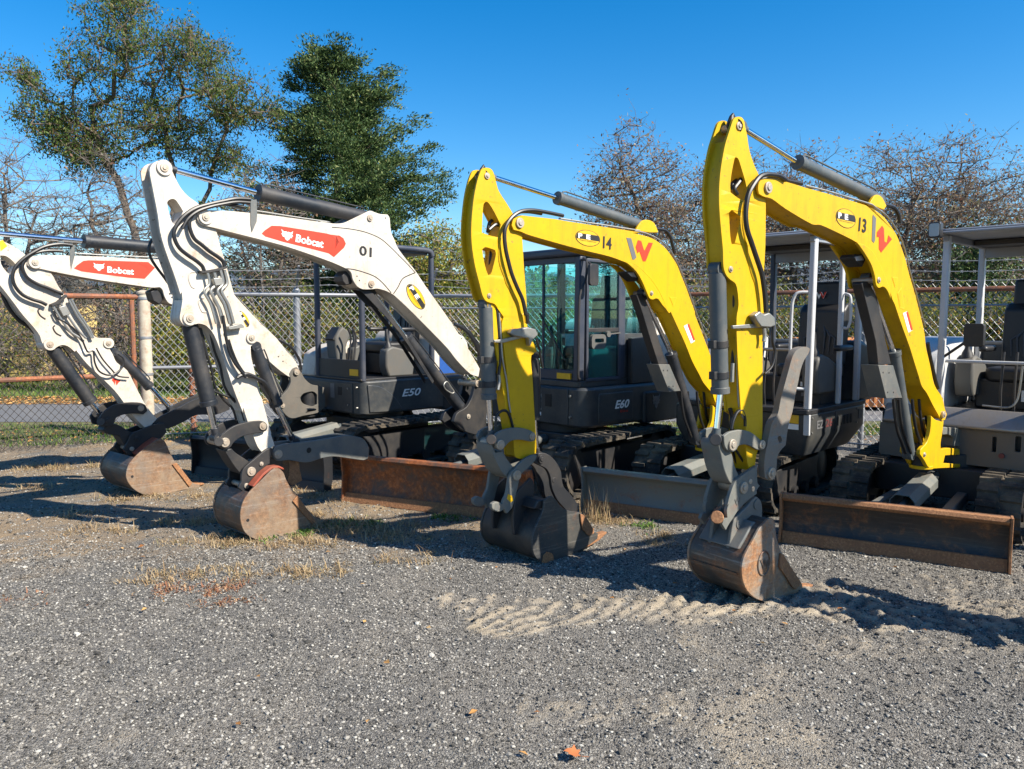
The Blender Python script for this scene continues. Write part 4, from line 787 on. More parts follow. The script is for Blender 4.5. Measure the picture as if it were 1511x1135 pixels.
    a=MBm@Vector((blen/2+.02,.10,bh-.06)); b=M@Vector((-.25,0,h-.04)); t=(b-a)
    bc=build('blade_cylinder',MB().tube([a,a+t*.5],.022,14).tube([a+t*.35,b],.045,16),CYG,bl)
    d=t.normalized(); up=Vector((0,0,1)); up=(up-d*up.dot(d)).normalized(); q=d.cross(up); c0=a+t*.18; c1=a+t*.72
    sec=[(-.085,-.03),(-.085,.03),(-.045,.075),(.045,.075),(.085,.03),(.085,-.03),(.078,-.03),(.078,.027),(.042,.067),(-.042,.067),(-.078,.027),(-.078,-.03)]
    vs=[c+q*u+up*v for c in (c0,c1) for u,v in sec]; n=len(sec); mb=MB().add(vs,[tuple(range(n))[::-1],tuple(range(n,2*n))]+[(i,(i+1)%n,n+(i+1)%n,n+i) for i in range(n)])
    build('cylinder_guard',mb,GRL,bl,bev=.003)
    return bl
def posts(m,M,pts,z0,z1,r,mat,name='canopy_post'):
    for x,y in pts: build(name,MB().tube([(x,y,z0),(x,y,z1)],r,12),mat,m.root,M)

def house_bobcat_canopy(m,C,ang):
    Fr=Frame(C,ang); M=m.inv@Fr.W; z0,z1=.56,.93
    body=build('house_body',MB().prism(rrect(0,1.72,0,1.3,(.10,.42,.42,.06)),z0,z1-.0,'z'),DGR,m.root,M,bev=.02)
    P=rrect(.10,.62,z0+.05,z1-.04,.03)
    build('swing_out_door',MB().prism(smooth_poly([(.08,z0+.03),(.30,z0+.02),(.52,z0+.04),(.44,z0+.15),(.32,z1-.12),(.20,z1-.06),(.06,z1-.04)],2),-.012,.02,'y'),DGR,body,M,bev=.008)
    frame_text(Fr,M,'E50','y',-.0045,(.52,z0+.17),.27,.085,WHD,body,.02,.3)
    build('front_panel',MB().box(-.012,.02,.18,1.22,z0+.02,z1-.03),DGR,body,M,bev=.005)
    for y,z in ((.26,z0+.28),(.26,z0+.1),(.1,z0+.3),(.1,z0+.08)): build('bolt',MB().tube([(-.02,y,z),(.01,y,z)],.011,8),STL,body,M)
    build('panel_slot',MB().box(-.016,.0,.38,.45,z0+.2,z0+.29),BKD,body,M)
    build('warning_sticker',MB().box(-.0145,-.010,.52,.60,z0+.16,z0+.32),GYD,body,M)
    build('floor_plate',MB().box(.0,1.0,.03,.95,z1,z1+.022),BLK,m.root,M,bev=.004)
    # right hand cover and engine cover
    build('engine_cover',MB().prism(smooth_poly([(1.02,z1+.0),(1.02,z1+.42),(1.10,z1+.52),(1.45,z1+.50),(1.62,z1+.38),(1.68,z1+.0)],2),.10,1.2,'y'),WHT,m.root,M,bev=.03,seg=3)
    build('side_cover',MB().prism(smooth_poly([(.02,z1),(.06,z1+.26),(.25,z1+.36),(.6,z1+.40),(1.0,z1+.42),(1.0,z1)],2),.97,1.28,'y'),WHT,m.root,M,bev=.03,seg=3)
    # front guard and canopy frame
    g=build('front_guard',MB().box(.03,.05,.06,.90,z1+.02,z1+.22),BLK,m.root,M,bev=.004)
    build('warning_sticker',MB().box(.026,.032,.12,.28,z1+.05,z1+.12),ORS,g,M)
    pr=[(.04,.05),(.04,.92),(1.02,.07),(1.02,.92)]; ztop=2.34
    posts(m,M,pr,z1,ztop,.032,NVY)
    for y in (.05,.92):
        pth=smooth_poly([(.04,y,ztop-.02),(.06,y,ztop+.02),(.14,y,ztop+.035),(.9,y,ztop+.035),(.99,y,ztop+.02),(1.02,y,ztop-.03)],4,170,False)
        build('roof_rail',MB().tube(pth,.032,12),NVY,m.root,M)
    build('canopy_roof',MB().prism(rrect(.06,1.0,.06,.91,.08),ztop-.015,ztop+.03,'z'),NVY,m.root,M,bev=.01)
    build('cross_rail',MB().tube([(1.02,.07,z1+.55),(1.02,.92,z1+.55)],.022,10),NVY,m.root,M)
    seat(m,M,.50,.48,z1+.28); console(m,M,.42,.16,z1+.02,-1); console(m,M,.42,.80,z1+.02,1)
    # display tower, pedals and travel levers
    t=build('display_pillar',MB().prism(smooth_poly([(.10,z1+.02),(.24,z1+.02),(.22,z1+.34),(.30,z1+.50),(.18,z1+.58),(.08,z1+.46),(.10,z1+.2)],2),.62,.82,'y'),CNS,m.root,M,bev=.02)
    build('display_screen',MB().prism([(.055,z1+.44),(.075,z1+.42),(.165,z1+.56),(.15,z1+.575)],.64,.80,'y'),BLK,t,M,bev=.004)
    for y in (.40,.50): build('travel_lever',MB().tube(smooth_poly([(.16,y,z1+.02),(.17,y,z1+.2),(.20,y,z1+.46),(.16,y,z1+.56)],4,170,False),.011,8),BLK,m.root,M)
    build('counterweight',MB().prism(rrect(1.12,1.76,-.01,1.31,(.02,.45,.45,.02)),z0-.03,z1-.04,'z'),BLK,m.root,M,bev=.025)
    build('blue_shade_patch',MB().prism(smooth_poly([(1.16,z1+.02),(1.5,z1+.02),(1.58,z1+.2),(1.16,z1+.24)],1),.094,.10,'y'),flat('blue_shade_paint',(.02,.08,.30),.4),m.root,M)  # blue patch paints the shade on the white engine cover
    return M
def box_frame(mb,x0,x1,z0,z1,y0,y1,t):
    mb.box(x0,x1,y0,y1,z0,z0+t).box(x0,x1,y0,y1,z1-t,z1).box(x0,x0+t,y0,y1,z0+t,z1-t).box(x1-t,x1,y0,y1,z0+t,z1-t); return mb
def house_bobcat_cab(m,C,ang):
    Fr=Frame(C,ang); M=m.inv@Fr.W; z0,z1=.57,.95
    body=build('house_body',MB().prism(rrect(0,1.78,0,1.42,(.14,.5,.5,.08)),z0,z1,'z'),DGR,m.root,M,bev=.025)
    build('side_door_panel',MB().prism(rrect(.19,.70,z0+.04,z1-.06,.025),-.010,.02,'y'),DGR,body,M,bev=.006)
    frame_text(Fr,M,'E60','y',-.0125,(.42,z0+.16),.22,.085,WHD,body,.03,.3)
    frame_text(Fr,M,'R2-Series','y',-.0125,(.50,z0+.12),.12,.025,RED,body,.01,.3)
    for z in (z0+.30,z0+.10): build('bolt',MB().tube([(-.02,.17,z),(.01,.17,z)],.012,8),STL,body,M)
    build('front_panel',MB().box(-.012,.02,.2,1.3,z0+.02,z1-.02),DGR,body,M,bev=.005)
    build('panel_slot',MB().box(-.018,.0,.42,.50,z0+.18,z0+.30),BKD,body,M)
    for k in range(4): build('sticker',MB().box(-.0155,-.010,.56,.60,z0+.08+k*.06,z0+.115+k*.06),WHD,body,M)
    # counterweight with cat emblem
    cw=build('counterweight',MB().prism(rrect(.86,1.84,-.03,1.45,(.04,.5,.5,.02)),z0-.02,z1-.08,'z'),BLK,m.root,M,bev=.04,seg=3)
    P=cathead(.98,z0+.12,.12,.15); build('emblem',MB().prism(P,-.034,-.029,'y',cathead_holes(.98,z0+.12,.12,.15)),GYD,cw,M)
    # cab
    y0,y1=.10,.98; x0,x1=.02,1.06; zt=2.18
    cab=build('cab_base',MB().prism(rrect(x0,x1,y0,y1,(.05,.03,.03,.05)),z1,z1+.06,'z'),DGR,m.root,M,bev=.008)
    pils=[MB().prism([(x0-.0,z1+.06),(x0+.085,z1+.06),(x0+.10,zt),(x0+.02,zt)],y0,y0+.07,'y'),MB().prism([(x0-.0,z1+.06),(x0+.06,z1+.06),(x0+.08,zt),(x0+.02,zt)],y1-.07,y1,'y')]
    for xa,xb,ya,yb in ((.62,.70,y0,y0+.06),(.62,.70,y1-.06,y1),(x1-.07,x1,y0,y0+.07),(x1-.07,x1,y1-.07,y1)): pils.append(MB().box(xa,xb,ya,yb,z1+.06,zt))
    for pl_ in pils: build('cab_pillar',pl_,NVY,cab,M,bev=.012)
    build('cab_roof',MB().prism(rrect(x0-.02,x1+.02,y0-.02,y1+.02,.07),zt,zt+.08,'z'),NVY,cab,M,bev=.025,seg=3)
    ws=build('windshield',MB().box(x0+.045,x0+.051,y0+.07,y1-.07,z1+.12,zt-.02),GLS,cab,M)
    build('windshield_frame',MB().box(x0+.02,x0+.05,y0+.07,y1-.07,z1+.06,z1+.16).box(x0+.035,x0+.06,y0+.07,y1-.07,zt-.06,zt).box(x0+.035,x0+.058,.60,.625,z1+.16,zt-.06),NVY,ws,M,bev=.006)
    build('warning_sticker',MB().box(x0+.0,x0+.018,.20,.38,z1+.075,z1+.13),ORS,ws,M)
    dr=build('cab_door',box_frame(MB(),x0+.10,.62,z1+.05,zt-.02,y0-.012,y0+.02,.035),NVY,cab,M,bev=.008)
    build('door_glass',MB().box(x0+.13,.59,y0+.0,y0+.006,z1+.08,zt-.05),GLS,dr,M)
    build('door_crossbar',MB().box(x0+.13,.59,y0-.008,y0+.015,z1+.52,z1+.56),BLK,dr,M,bev=.004)
    build('lower_panel',MB().box(x0+.135,.585,y0+.02,y0+.03,z1+.08,z1+.52),GLS,dr,M)
    hd=MB().prism(rrect(.16,.36,z1+.36,z1+.50,.04),y0-.045,y0-.01,'y',[rrect(.20,.33,z1+.42,z1+.46,.015)]); build('door_handle',hd,CNS,dr,M,bev=.008)
    build('door_latch',MB().tube([(.42,y0-.03,z1+.50),(.42,y0,z1+.50)],.03,12).bar((.42,y0-.02,z1+.50),(.60,y0-.02,z1+.51),.01,.012),CNS,dr,M)
    build('grab_rail',MB().tube(smooth_poly([(x0+.02,y0-.01,z1+.09),(x0-.05,y0-.05,z1+.10),(x0-.055,y0-.055,z1+.2),(x0-.04,y0-.05,z1+.85),(x0+.03,y0-.06,z1+1.02),(x0+.04,y0-.06,z1+1.18),(x0+.03,y0,z1+1.19)],4,170,False),.012,8),BLK,cab,M)
    build('rear_window',MB().box(.70,x1-.07,y0+.02,y0+.026,z1+.5,zt-.05),GLS,cab,M); build('back_window',MB().box(x1-.035,x1-.03,y0+.07,y1-.07,z1+.5,zt-.05),GLS,cab,M)
    build('right_window',MB().box(x0+.08,x1-.07,y1-.03,y1-.024,z1+.3,zt-.04),GLS,cab,M)
    build('lower_side_panel',MB().box(.70,x1-.07,y0+.005,y0+.04,z1+.06,z1+.5),DGR,cab,M,bev=.004)
    build('cab_mirror',MB().prism(rrect(x0+.0,x0+.12,zt-.28,zt-.08,.03),y0-.14,y0-.11,'y').tube([(x0+.06,y0-.12,zt-.1),(x0+.06,y0,zt-.02)],.01,8),BLK,cab,M,bev=.008)
    build('wiper',MB().bar((x0+.03,y0+.2,z1+.25),(x0+.03,y0+.55,z1+.7),.012,.012).bar((x0+.025,y0+.3,z1+.2),(x0+.025,y0+.3,z1+.75),.008,.02),BLK,ws,M)
    seat(m,M,.45,.52,z1+.25); console(m,M,.36,.26,z1+.05,-1); console(m,M,.36,.82,z1+.05,1)
    for y in (.46,.56): build('travel_lever',MB().tube([(.14,y,z1+.06),(.17,y,z1+.3),(.15,y,z1+.5)],.012,8),BLK,m.root,M)
    # rear bodywork
    w=build('rear_cover',MB().prism(smooth_poly([(1.10,z1-.06),(1.02,z1+.15),(1.06,z1+.40),(1.14,z1+.60),(1.30,z1+.66),(1.42,z1+.62),(1.40,z1+.30),(1.30,z1+.1),(1.34,z1-.06)],2),.02,1.36,'y'),WHT,m.root,M,bev=.03,seg=3)
    build('red_stripe',MB().prism([(1.34,z1+.46),(1.385,z1+.46),(1.30,z1+.14),(1.28,z1+.10)],.014,.0205,'y'),RED,w,M); build('blue_shade_stripe',MB().prism([(1.39,z1+.46),(1.40,z1+.46),(1.32,z1+.12),(1.29,z1+.08)],.014,.0205,'y'),flat('blue_shade_paint2',(.03,.12,.40),.4),w,M)  # blue sliver beside the red stripe paints shade on the white cover
    build('dark_side_cover',MB().prism(smooth_poly([(.72,z1),(.72,z1+.46),(1.0,z1+.47),(1.04,z1+.3),(1.0,z1+.12),(1.06,z1)],1),.03,.09,'y'),BLK,m.root,M,bev=.012)
    v=MB().prism([(1.36,z1-.02),(1.34,z1+.08),(1.45,z1+.34),(1.46,z1+.6),(1.76,z1+.52),(1.80,z1-.02)],.10,1.30,'y'); vv=build('engine_bay',v,BLK,m.root,M,bev=.03)
    for k in range(6): build('vent_slat',MB().box(1.40,1.76,.07,.11,z1+.03+k*.065,z1+.055+k*.065),BLK,vv,M,bev=.004)
    return M
RFG=paint('roof_grey',(.24,.26,.30),.35,dirt=(.25,.24,.22),amt=.4,scale=4,bs=.02); FPL=paint('front_plate_grey',(.12,.115,.11),.35,.2,dirt=(.14,.11,.08),amt=.6,scale=3,bs=.05)
def house_wacker(m,C,ang,W=1.28,txt=True,hoody=.86,poles='m3'):
    Fr=Frame(C,ang); M=m.inv@Fr.W; z0,z1=.46,.84
    # lower body tapers in at the bottom
    b0=rrect(.08,1.25,.08,W-.05,(.04,.3,.3,.04)); b1=rrect(0,1.42,0,W,(.05,.35,.35,.05))
    n=len(b0); mb=MB().add([(x,y,z0) for x,y in b0]+[(x,y,z0+.17) for x,y in b1]+[(x,y,z1-.02) for x,y in b1],[tuple(reversed(range(n))),tuple(range(2*n,3*n))]+[(k*n+i,k*n+(i+1)%n,(k+1)*n+(i+1)%n,(k+1)*n+i) for k in (0,1) for i in range(n)])
    body=build('house_body',mb,DGR,m.root,M,bev=.01)
    frame_text(Fr,M,'EZ','y',-.003,(.14,z0+.23),.13,.07,GYD,body,.02); frame_text(Fr,M,'26','y',-.003,(.31,z0+.23),.14,.07,flat('dark_red_decal',(.12,.03,.03),.5),body,.02)
    build('corner_strip',MB().box(-.006,.02,.0,.05,z0+.19,z1-.02),PLG,body,M,bev=.004)
    build('warning_sticker',MB().box(-.005,.0,.09,.21,z1-.10,z1-.03),ORS,body,M); build('warning_sticker',MB().box(-.005,.0,.09,.21,z1-.15,z1-.105),WHD,body,M)
    build('sticker',MB().box(1.02,1.10,-.004,.0,z0+.24,z1-.06),GYD,body,M)
    for k in range(5): build('vent_slat',MB().box(.55+k*.07,.585+k*.07,-.004,.004,z0+.22,z0+.30),BKD,body,M,bev=.002)
    for x,z in ((.05,z0+.21),(.05,z1-.05),(.98,z0+.21),(.98,z1-.05)): build('bolt',MB().tube([(x,-.006,z),(x,.004,z)],.009,8),STL,body,M)
    build('panel_gap',MB().box(.50,.504,-.002,.002,z0+.18,z1-.03),BKD,body,M)
    sill=build('floor_sill',MB().prism(rrect(-.03,1.2,.0,W-.1,.03),z1-.02,z1+.02,'z'),BLK,m.root,M,bev=.006)
    if poles=='m4':
        build('front_plate',MB().prism(rrect(.12,W-.02,z0-.0,z1-.10,.03),-.06,-.02,'x',[rrect(.90,1.06,z0+.14,z0+.28,.05),rrect(.46,.49,z0+.12,z0+.24,.01),rrect(.30,.34,z0+.14,z0+.26,.01)]),FPL,body,M,bev=.004)
        build('brushed_sill',MB().prism([(-.10,z1-.08),(-.02,z1+.05),(.0,z1+.06),(.0,z1-.10),(-.09,z1-.10)],.0,W-.05,'y'),SIL,m.root,M,bev=.01)
        build('bolt',MB().tube([(-.07,.80,z0+.27),(-.05,.80,z0+.27)],.012,8),STL,body,M)
        for y in (.42,): build('hose_clip',MB().tube([(-.08,y,z0+.10),(-.05,y,z0+.10)],.02,10),flat('dark_red_cap',(.15,.03,.03)),body,M)
    hood=build('engine_hood',MB().prism(smooth_poly([(.02,z1),(.05,z1+.30),(.15,z1+.48),(.4,z1+.56),(1.0,z1+.60),(1.0,z1)],2),hoody,W,'y'),paint('hood_paint_%d'%len(bpy.data.materials),(.55,.56,.57),.35,dirt=(.3,.28,.24),amt=.3,scale=3,bs=.02),m.root,M,bev=.04,seg=3)
    build('rear_hood',MB().prism(smooth_poly([(1.02,z1),(1.02,z1+.55),(1.15,z1+.56),(1.34,z1+.45),(1.42,z1+.1),(1.42,z1)],2),.02,W-.02,'y'),DGR,m.root,M,bev=.04,seg=3)
    # canopy: slanted front posts
    zt=2.26; cw=hoody-.02
    fp=[(.02,.03,.05,.03),(.02,cw,.05,cw)]
    for x0,ya,x1,yb in fp: build('canopy_post',MB().prism([(x0-.03,ya-.022),(x0+.03,ya-.022),(x0+.03,ya+.022),(x0-.03,ya+.022)],0,1,'z') if False else MB().bar((x0,ya,z1+.02),(x1,yb,zt),.05,.06,(1,0,0)),PLG,m.root,M,bev=.012)
    for y in (.03,cw): build('canopy_post',MB().bar((1.02,y,z1+.02),(1.0,y,zt),.05,.06,(1,0,0)),NVY if poles=='m3' and y>.1 else PLG,m.root,M,bev=.012)
    if poles=='m3': build('canopy_post',MB().bar((.62,.03,z1+.02),(.62,.03,zt),.04,.05,(1,0,0)),PLG,m.root,M,bev=.012)
    roof=build('canopy_roof',MB().prism(rrect(-.08,1.12,-.03,cw+.05,.06),zt,zt+.022,'z').prism(rrect(-.06,1.10,-.01,cw+.03,.05),zt+.022,zt+.04,'z'),RFG,m.root,M,bev=.012)
    build('roof_beam',MB().box(.0,1.04,.01,.05,zt-.05,zt).box(.0,1.04,cw-.02,cw+.02,zt-.05,zt).box(.98,1.03,.05,cw-.02,zt-.13,zt),RFG,roof,M,bev=.006)
    build('roof_lining',MB().box(.62,.96,.06,cw-.03,zt-.05,zt-.001),BLK,roof,M,bev=.01)
    # grab handles
    for x,y in ((-.03,.10),) if poles=='m3' else ((-.03,.02),):
        build('grab_handle',MB().tube(smooth_poly([(x+.03,y-.05,zt-.45),(x-.02,y+.02,zt-.46),(x-.03,y+.05,zt-.55),(x-.03,y+.05,z1+.28),(x-.02,y+.02,z1+.2),(x+.03,y-.05,z1+.19)],4,170,False),.013,10),PLG,m.root,M)
    if poles=='m3': build('grab_handle',MB().tube(smooth_poly([(.62,.0,zt-.45),(.60,-.05,zt-.47),(.60,-.06,zt-.55),(.60,-.06,z1+.75),(.60,-.04,z1+.68),(.62,.0,z1+.68)],4,170,False),.012,10),PLG,m.root,M)
    lx=-.10; ly=cw+.04 if poles=='m4' else .55
    wl=build('work_light',MB().prism(rrect(ly-.045,ly+.045,zt-.03,zt+.09,.02),lx-.05,lx+.02,'x'),BLK,roof,M,bev=.006); build('lamp_lens',MB().prism(rrect(ly-.036,ly+.036,zt-.02,zt+.08,.015),lx-.053,lx-.05,'x'),LEN,wl,M)
    seat(m,M,.42,cw/2+.02 if poles=='m4' else .30,z1+.24,logo=True); console(m,M,.30,.13,z1+.12,-1); console(m,M,.30,cw-.10,z1+.12,1)
    build('front_rail',MB().tube([(.06,.05,z1+.42 if poles=='m4' else z1+.50),(.06,cw-.02,z1+.42 if poles=='m4' else z1+.50)],.014,10),STL if poles=='m3' else PLG,m.root,M)
    for y in (cw*.45,cw*.55): build('travel_lever',MB().tube(smooth_poly([(.14,y,z1+.02),(.12,y,z1+.2),(.16,y,z1+.5)],3,170,False),.010,8),BLK,m.root,M)
    build('seat_base',MB().box(.44,.9,.18,cw-.14,z1+.02,z1+.26),BLK,m.root,M,bev=.02)
    for k,(y,z,w,h) in enumerate(((.40,.14,.05,.09),(.33,.14,.025,.08),(.26,.19,.05,.04),(.26,.10,.03,.03))): build('sticker',MB().box(.436,.441,y-w/2,y+w/2,z1+z-h/2,z1+z+h/2),(WHD,GYD,WHD,GYD)[k],m.root,M)
    if poles=='m4':
        build('mirror',MB().prism(rrect(cw-.30,cw-.16,zt-.88,zt-.70,.02),.0,.06,'x').tube([(.03,cw,zt-.98),(.03,cw-.2,zt-.82)],.012,8),BLK,m.root,M,bev=.012)
        build('step_rail',MB().tube(smooth_poly([(.08,.35,z1+.4),(.08,.37,z1+.15),(.06,.42,z1+.08),(.06,.6,z1+.08)],4,170,False),.008,8),STL,m.root,M)
    return M
# ------------------------------------------------------------------ assemble
grp='four compact excavators lined up on the gravel'
m4=build_m4(Machine(bucket_frame(1132,887,37,.385),'yellow excavator numbered 13, nearest the camera, its rusty round-backed bucket on the gravel','excavator',grp)) if False else None
def mk(bf,label): return Machine(bf,label,grp)
m4=build_m4(mk(bucket_frame(1132,887,37,.385),'yellow excavator numbered 13 with a rusty bucket and a silver toothed thumb folded up'))
m3=build_m3(mk(bucket_frame(807,831,41,.54),'yellow excavator numbered 14 with a wide dark grey bucket and plain grey blade'))
m2=build_m2(mk(bucket_frame(382,797,47,.42),'white excavator numbered 01 with an orange boom decal and an enclosed glass cab'))
m1=build_m1(mk(bucket_frame(222,731,50,.55),'white excavator farthest left with an open black canopy, its arm cut by the photo edge'))
C4w=(4.06,5.52); house_wacker(m4,C4w,44,W=1.34,hoody=.92,poles='m4')
undercarriage(m4,(3.55,6.25),50,1.65,.27,1.0,.42,(1.93,5.40),-29.5,1.37,.335,BLD,RUB,RUB)
house_wacker(m3,(2.41,6.18),45,W=1.28,poles='m3')
undercarriage(m3,(2.1,7.05),50,1.65,.27,1.0,.42,(.60,6.36),-31,1.16,.335,BLG,RUB,BLG)
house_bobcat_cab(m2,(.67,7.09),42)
undercarriage(m2,(.55,7.7),48,1.9,.32,1.15,.48,(-1.47,6.63),-25,1.75,.40,BLR,RUB,BLR)
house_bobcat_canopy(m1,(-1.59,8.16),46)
undercarriage(m1,(-1.55,8.75),48,1.9,.32,1.15,.48,(-3.28,7.83),-28,1.75,.38,BLK,BLK,BLK)
# a fifth machine of the row stands just outside the frame and throws the shadows seen at right
def copy_tree(o,parent=None):
    c=o.copy(); COL.objects.link(c); c.parent=parent
    for ch in list(o.children): copy_tree(ch,c)
    return c
m5=copy_tree(m4.root); m5.location.x+=1.72; m5.location.y-=.78
m5['label']='yellow excavator just outside the right edge of the picture, shading number 13'
for mm in (m1,m2,m3,m4): pass
SKYSAT=1.45; SKYSTR=.092; EXPO=1.05
# ================================================================== sky, light, ground, fence, plants
SUNH=Vector((.877,-.479)); EL=40.5
sd=Vector((SUNH.x*math.cos(R(EL)),SUNH.y*math.cos(R(EL)),math.sin(R(EL))))
sl=bpy.data.lights.new('sun','SUN'); sl.energy=5.0; sl.angle=R(.53); sl.color=(1,.925,.80); so=bpy.data.objects.new('sun',sl); COL.objects.link(so)
so.rotation_euler=sd.to_track_quat('Z','Y').to_euler(); so.location=(6,-4,8)
w=bpy.data.worlds.new('World'); scene.world=w; w.use_nodes=True; t=w.node_tree; t.nodes.clear()
o=t.nodes.new('ShaderNodeOutputWorld'); b=t.nodes.new('ShaderNodeBackground'); s=t.nodes.new('ShaderNodeTexSky'); s.sky_type='NISHITA'; s.sun_disc=False
s.sun_elevation=R(EL); s.sun_rotation=math.atan2(SUNH.x,SUNH.y); s.air_density=1.0; s.dust_density=.35; s.ozone_density=3.0; s.altitude=200
hs=t.nodes.new('ShaderNodeHueSaturation'); hs.inputs['Saturation'].default_value=SKYSAT; t.links.new(s.outputs[0],hs.inputs['Color']); t.links.new(hs.outputs[0],b.inputs[0])
b.inputs[1].default_value=SKYSTR; t.links.new(b.outputs[0],o.inputs[0])
scene.view_settings.view_transform='Standard'; scene.view_settings.look='None'; scene.view_settings.exposure=EXPO; scene.view_settings.gamma=1
# ---- value noise
_g={}
def vn(x,y,sc,seed,oc=4):
    out=0;amp=1;tot=0
    for k in range(oc):
        key=(seed+k*17)
        if key not in _g: _g[key]=np.random.RandomState(key).rand(256,256)
        G=_g[key]; u=x*sc+37.3*k; v=y*sc+11.7*k
        i=np.floor(u).astype(int); j=np.floor(v).astype(int); fu=u-i; fv=v-j; fu=fu*fu*(3-2*fu); fv=fv*fv*(3-2*fv)
        a=G[i%256,j%256];b_=G[(i+1)%256,j%256];c=G[i%256,(j+1)%256];d=G[(i+1)%256,(j+1)%256]
        out=out+amp*((a*(1-fu)+b_*fu)*(1-fv)+(c*(1-fu)+d*fu)*fv); tot+=amp; amp*=.5; sc*=2.03
    return out/tot
def ss(v,a,b_):
    u=np.clip((v-a)/(b_-a),0,1); return u*u*(3-2*u)
# track prints: x0,x1, centre y=a+b*x, half width, pitch, slant, strength
PRINTS=((-.45,2.2,4.04,.17,.38,.125,.75,1.0),(1.5,3.8,4.25,-.06,.36,.115,-.6,1.0),(1.3,3.4,3.45,.10,.20,.10,.6,.55),(-.1,.9,2.98,.05,.16,.10,.6,.55),(1.0,2.6,3.0,.12,.17,.10,-.5,.4),(2.2,4.5,4.55,.0,.2,.11,.5,.6))
def ground_fields(x,y):
    n1=vn(x,y,.9,3); n2=vn(x,y,6,9,3); n3=vn(x,y,35,21,3)
    near=np.clip((14-np.abs(y-4))/6,0,1)
    z=(n1-.5)*.03*near+(n2-.5)*.024*near+(n3-.5)*.014*np.clip((9-y)/4,0,1)
    sand=ss(vn(x,y,1.1,55),.52,.74)*(.12+.35*n2)
    nb=vn(x,y,2.6,91,3)-.5
    for (x0,x1,a,b_,hw,pt,sl,stg) in PRINTS:
        yc=a+b_*x+.12*nb; v=(y-yc)/hw; m=ss(1-np.abs(v)+.9*(n2-.5)+.6*nb,.05,.45)*ss(x+.5*nb,x0,x0+.25)*ss(-x+.5*nb,-x1,-x1+.25)
        ph=(x-sl*(y-yc)+.55*(y-yc)**2/hw+.05*nb)/pt*2*np.pi; n4=vn(x,y,16,133,3)-.5; pad=ss(np.sin(ph)+1.3*(n3-.5)+1.8*n4,-.8,.2)*ss(1.15-.9*np.abs(v)**2+1.6*n4+.8*nb,.35,.9)
        z=z+m*stg*(.020*pad-.013+.012*n4); sand=np.maximum(sand,m*stg*(pad*(.34+.5*n3)+(1-pad)*.05))
    q=np.clip((y-5.0-.25*x+(n1-.5)*1.6)/1.0,0,1)*np.clip((10.9-y)/1.5,0,1)
    soil=np.clip(q*(n2*1.7-.2),0,1)*np.clip((2.2-x)/2,0.2,1)
    return z,np.clip(sand,0,1),soil
def geo(a,b,n,s0):
    # geometric spacing from a outwards to b
    r=1.0; lo,hi=1.0001,3.0
    for _ in range(60):
        r=(lo+hi)/2; tot=s0*(r**n-1)/(r-1)
        if tot<abs(b-a): lo=r
        else: hi=r
    o_=[a];st=s0
    for k in range(n): o_.append(o_[-1]+math.copysign(st,b-a)); st*=r
    return o_[1:]
xs=np.array(geo(-5.5,-5000,26,.06)[::-1]+list(np.arange(-5.5,5.01,.035))+geo(5.0,5000,26,.06))
ys=np.array(geo(1.9,-3000,14,.1)[::-1]+list(np.arange(1.9,6.2,.022))+list(np.arange(6.2,10.5,.05))+geo(10.5,6000,30,.08))
X,Y=np.meshgrid(xs,ys); Z,SA,SO=ground_fields(X,Y)
nx,ny=len(xs),len(ys); co=np.stack([X,Y,Z],-1).reshape(-1,3)
I=np.arange(nx*ny).reshape(ny,nx); F_=np.stack([I[:-1,:-1],I[:-1,1:],I[1:,1:],I[1:,:-1]],-1).reshape(-1,4)
def npmesh(name,co,faces,mat,smooth=True,k=None):
    me=bpy.data.meshes.new(name); n=len(co); k=k or faces.shape[1]; m=len(faces)
    me.vertices.add(n); me.vertices.foreach_set('co',co.astype(np.float32).ravel()); me.loops.add(m*k); me.loops.foreach_set('vertex_index',faces.astype(np.int32).ravel())
    me.polygons.add(m); me.polygons.foreach_set('loop_start',np.arange(0,m*k,k,dtype=np.int32)); 
    me.polygons.foreach_set('use_smooth',np.full(m,smooth)); me.update(); me.validate(); me.materials.append(mat) if mat else None
    ob=bpy.data.objects.new(name,me); COL.objects.link(ob); return ob
m_,t,b=nt('gravel'); v=coord(t,'Object')
def vor(scale,feat='F1',vec=v,out='Color'):
    n=t.nodes.new('ShaderNodeTexVoronoi'); n.feature=feat; n.inputs['Scale'].default_value=scale; t.links.new(vec,n.inputs['Vector']); return n.outputs[out]
sep=t.nodes.new('ShaderNodeSeparateColor'); t.links.new(vor(115),sep.inputs[0])
sep2=t.nodes.new('ShaderNodeSeparateColor'); t.links.new(vor(260),sep2.inputs[0])
st1=ramp(t,sep.outputs[0],[(0,(.026,.025,.023)),(.28,(.085,.080,.072)),(.58,(.19,.178,.158)),(.85,(.30,.28,.245)),(.98,(.42,.395,.35))])
st2=ramp(t,sep2.outputs[0],[(0,(.034,.032,.029)),(.5,(.155,.146,.130)),(.8,(.27,.255,.225)),(1,(.42,.395,.35))])
c=mix(t,.38,st1,st2)
at=t.nodes.new('ShaderNodeAttribute'); at.attribute_name='sand'; at2=t.nodes.new('ShaderNodeAttribute'); at2.attribute_name='soil'
nz=noise(t,14,6,.7,v); nz2=noise(t,2.2,5,.6,v)
def mth(op,a,b_):
    n=t.nodes.new('ShaderNodeMath'); n.operation=op
    for i,q in enumerate((a,b_)):
        if isinstance(q,(int,float)): n.inputs[i].default_value=q
        else: t.links.new(q,n.inputs[i])
    return n.outputs[0]
sf=ramp(t,mth('ADD',at.outputs['Fac'],mth('MULTIPLY',nz,.45)),[(.42,0),(.72,.9)])
sandc=mix(t,ramp(t,sep2.outputs[1],[(.35,0),(.9,.7)]),(.30,.245,.17),(.44,.37,.27))
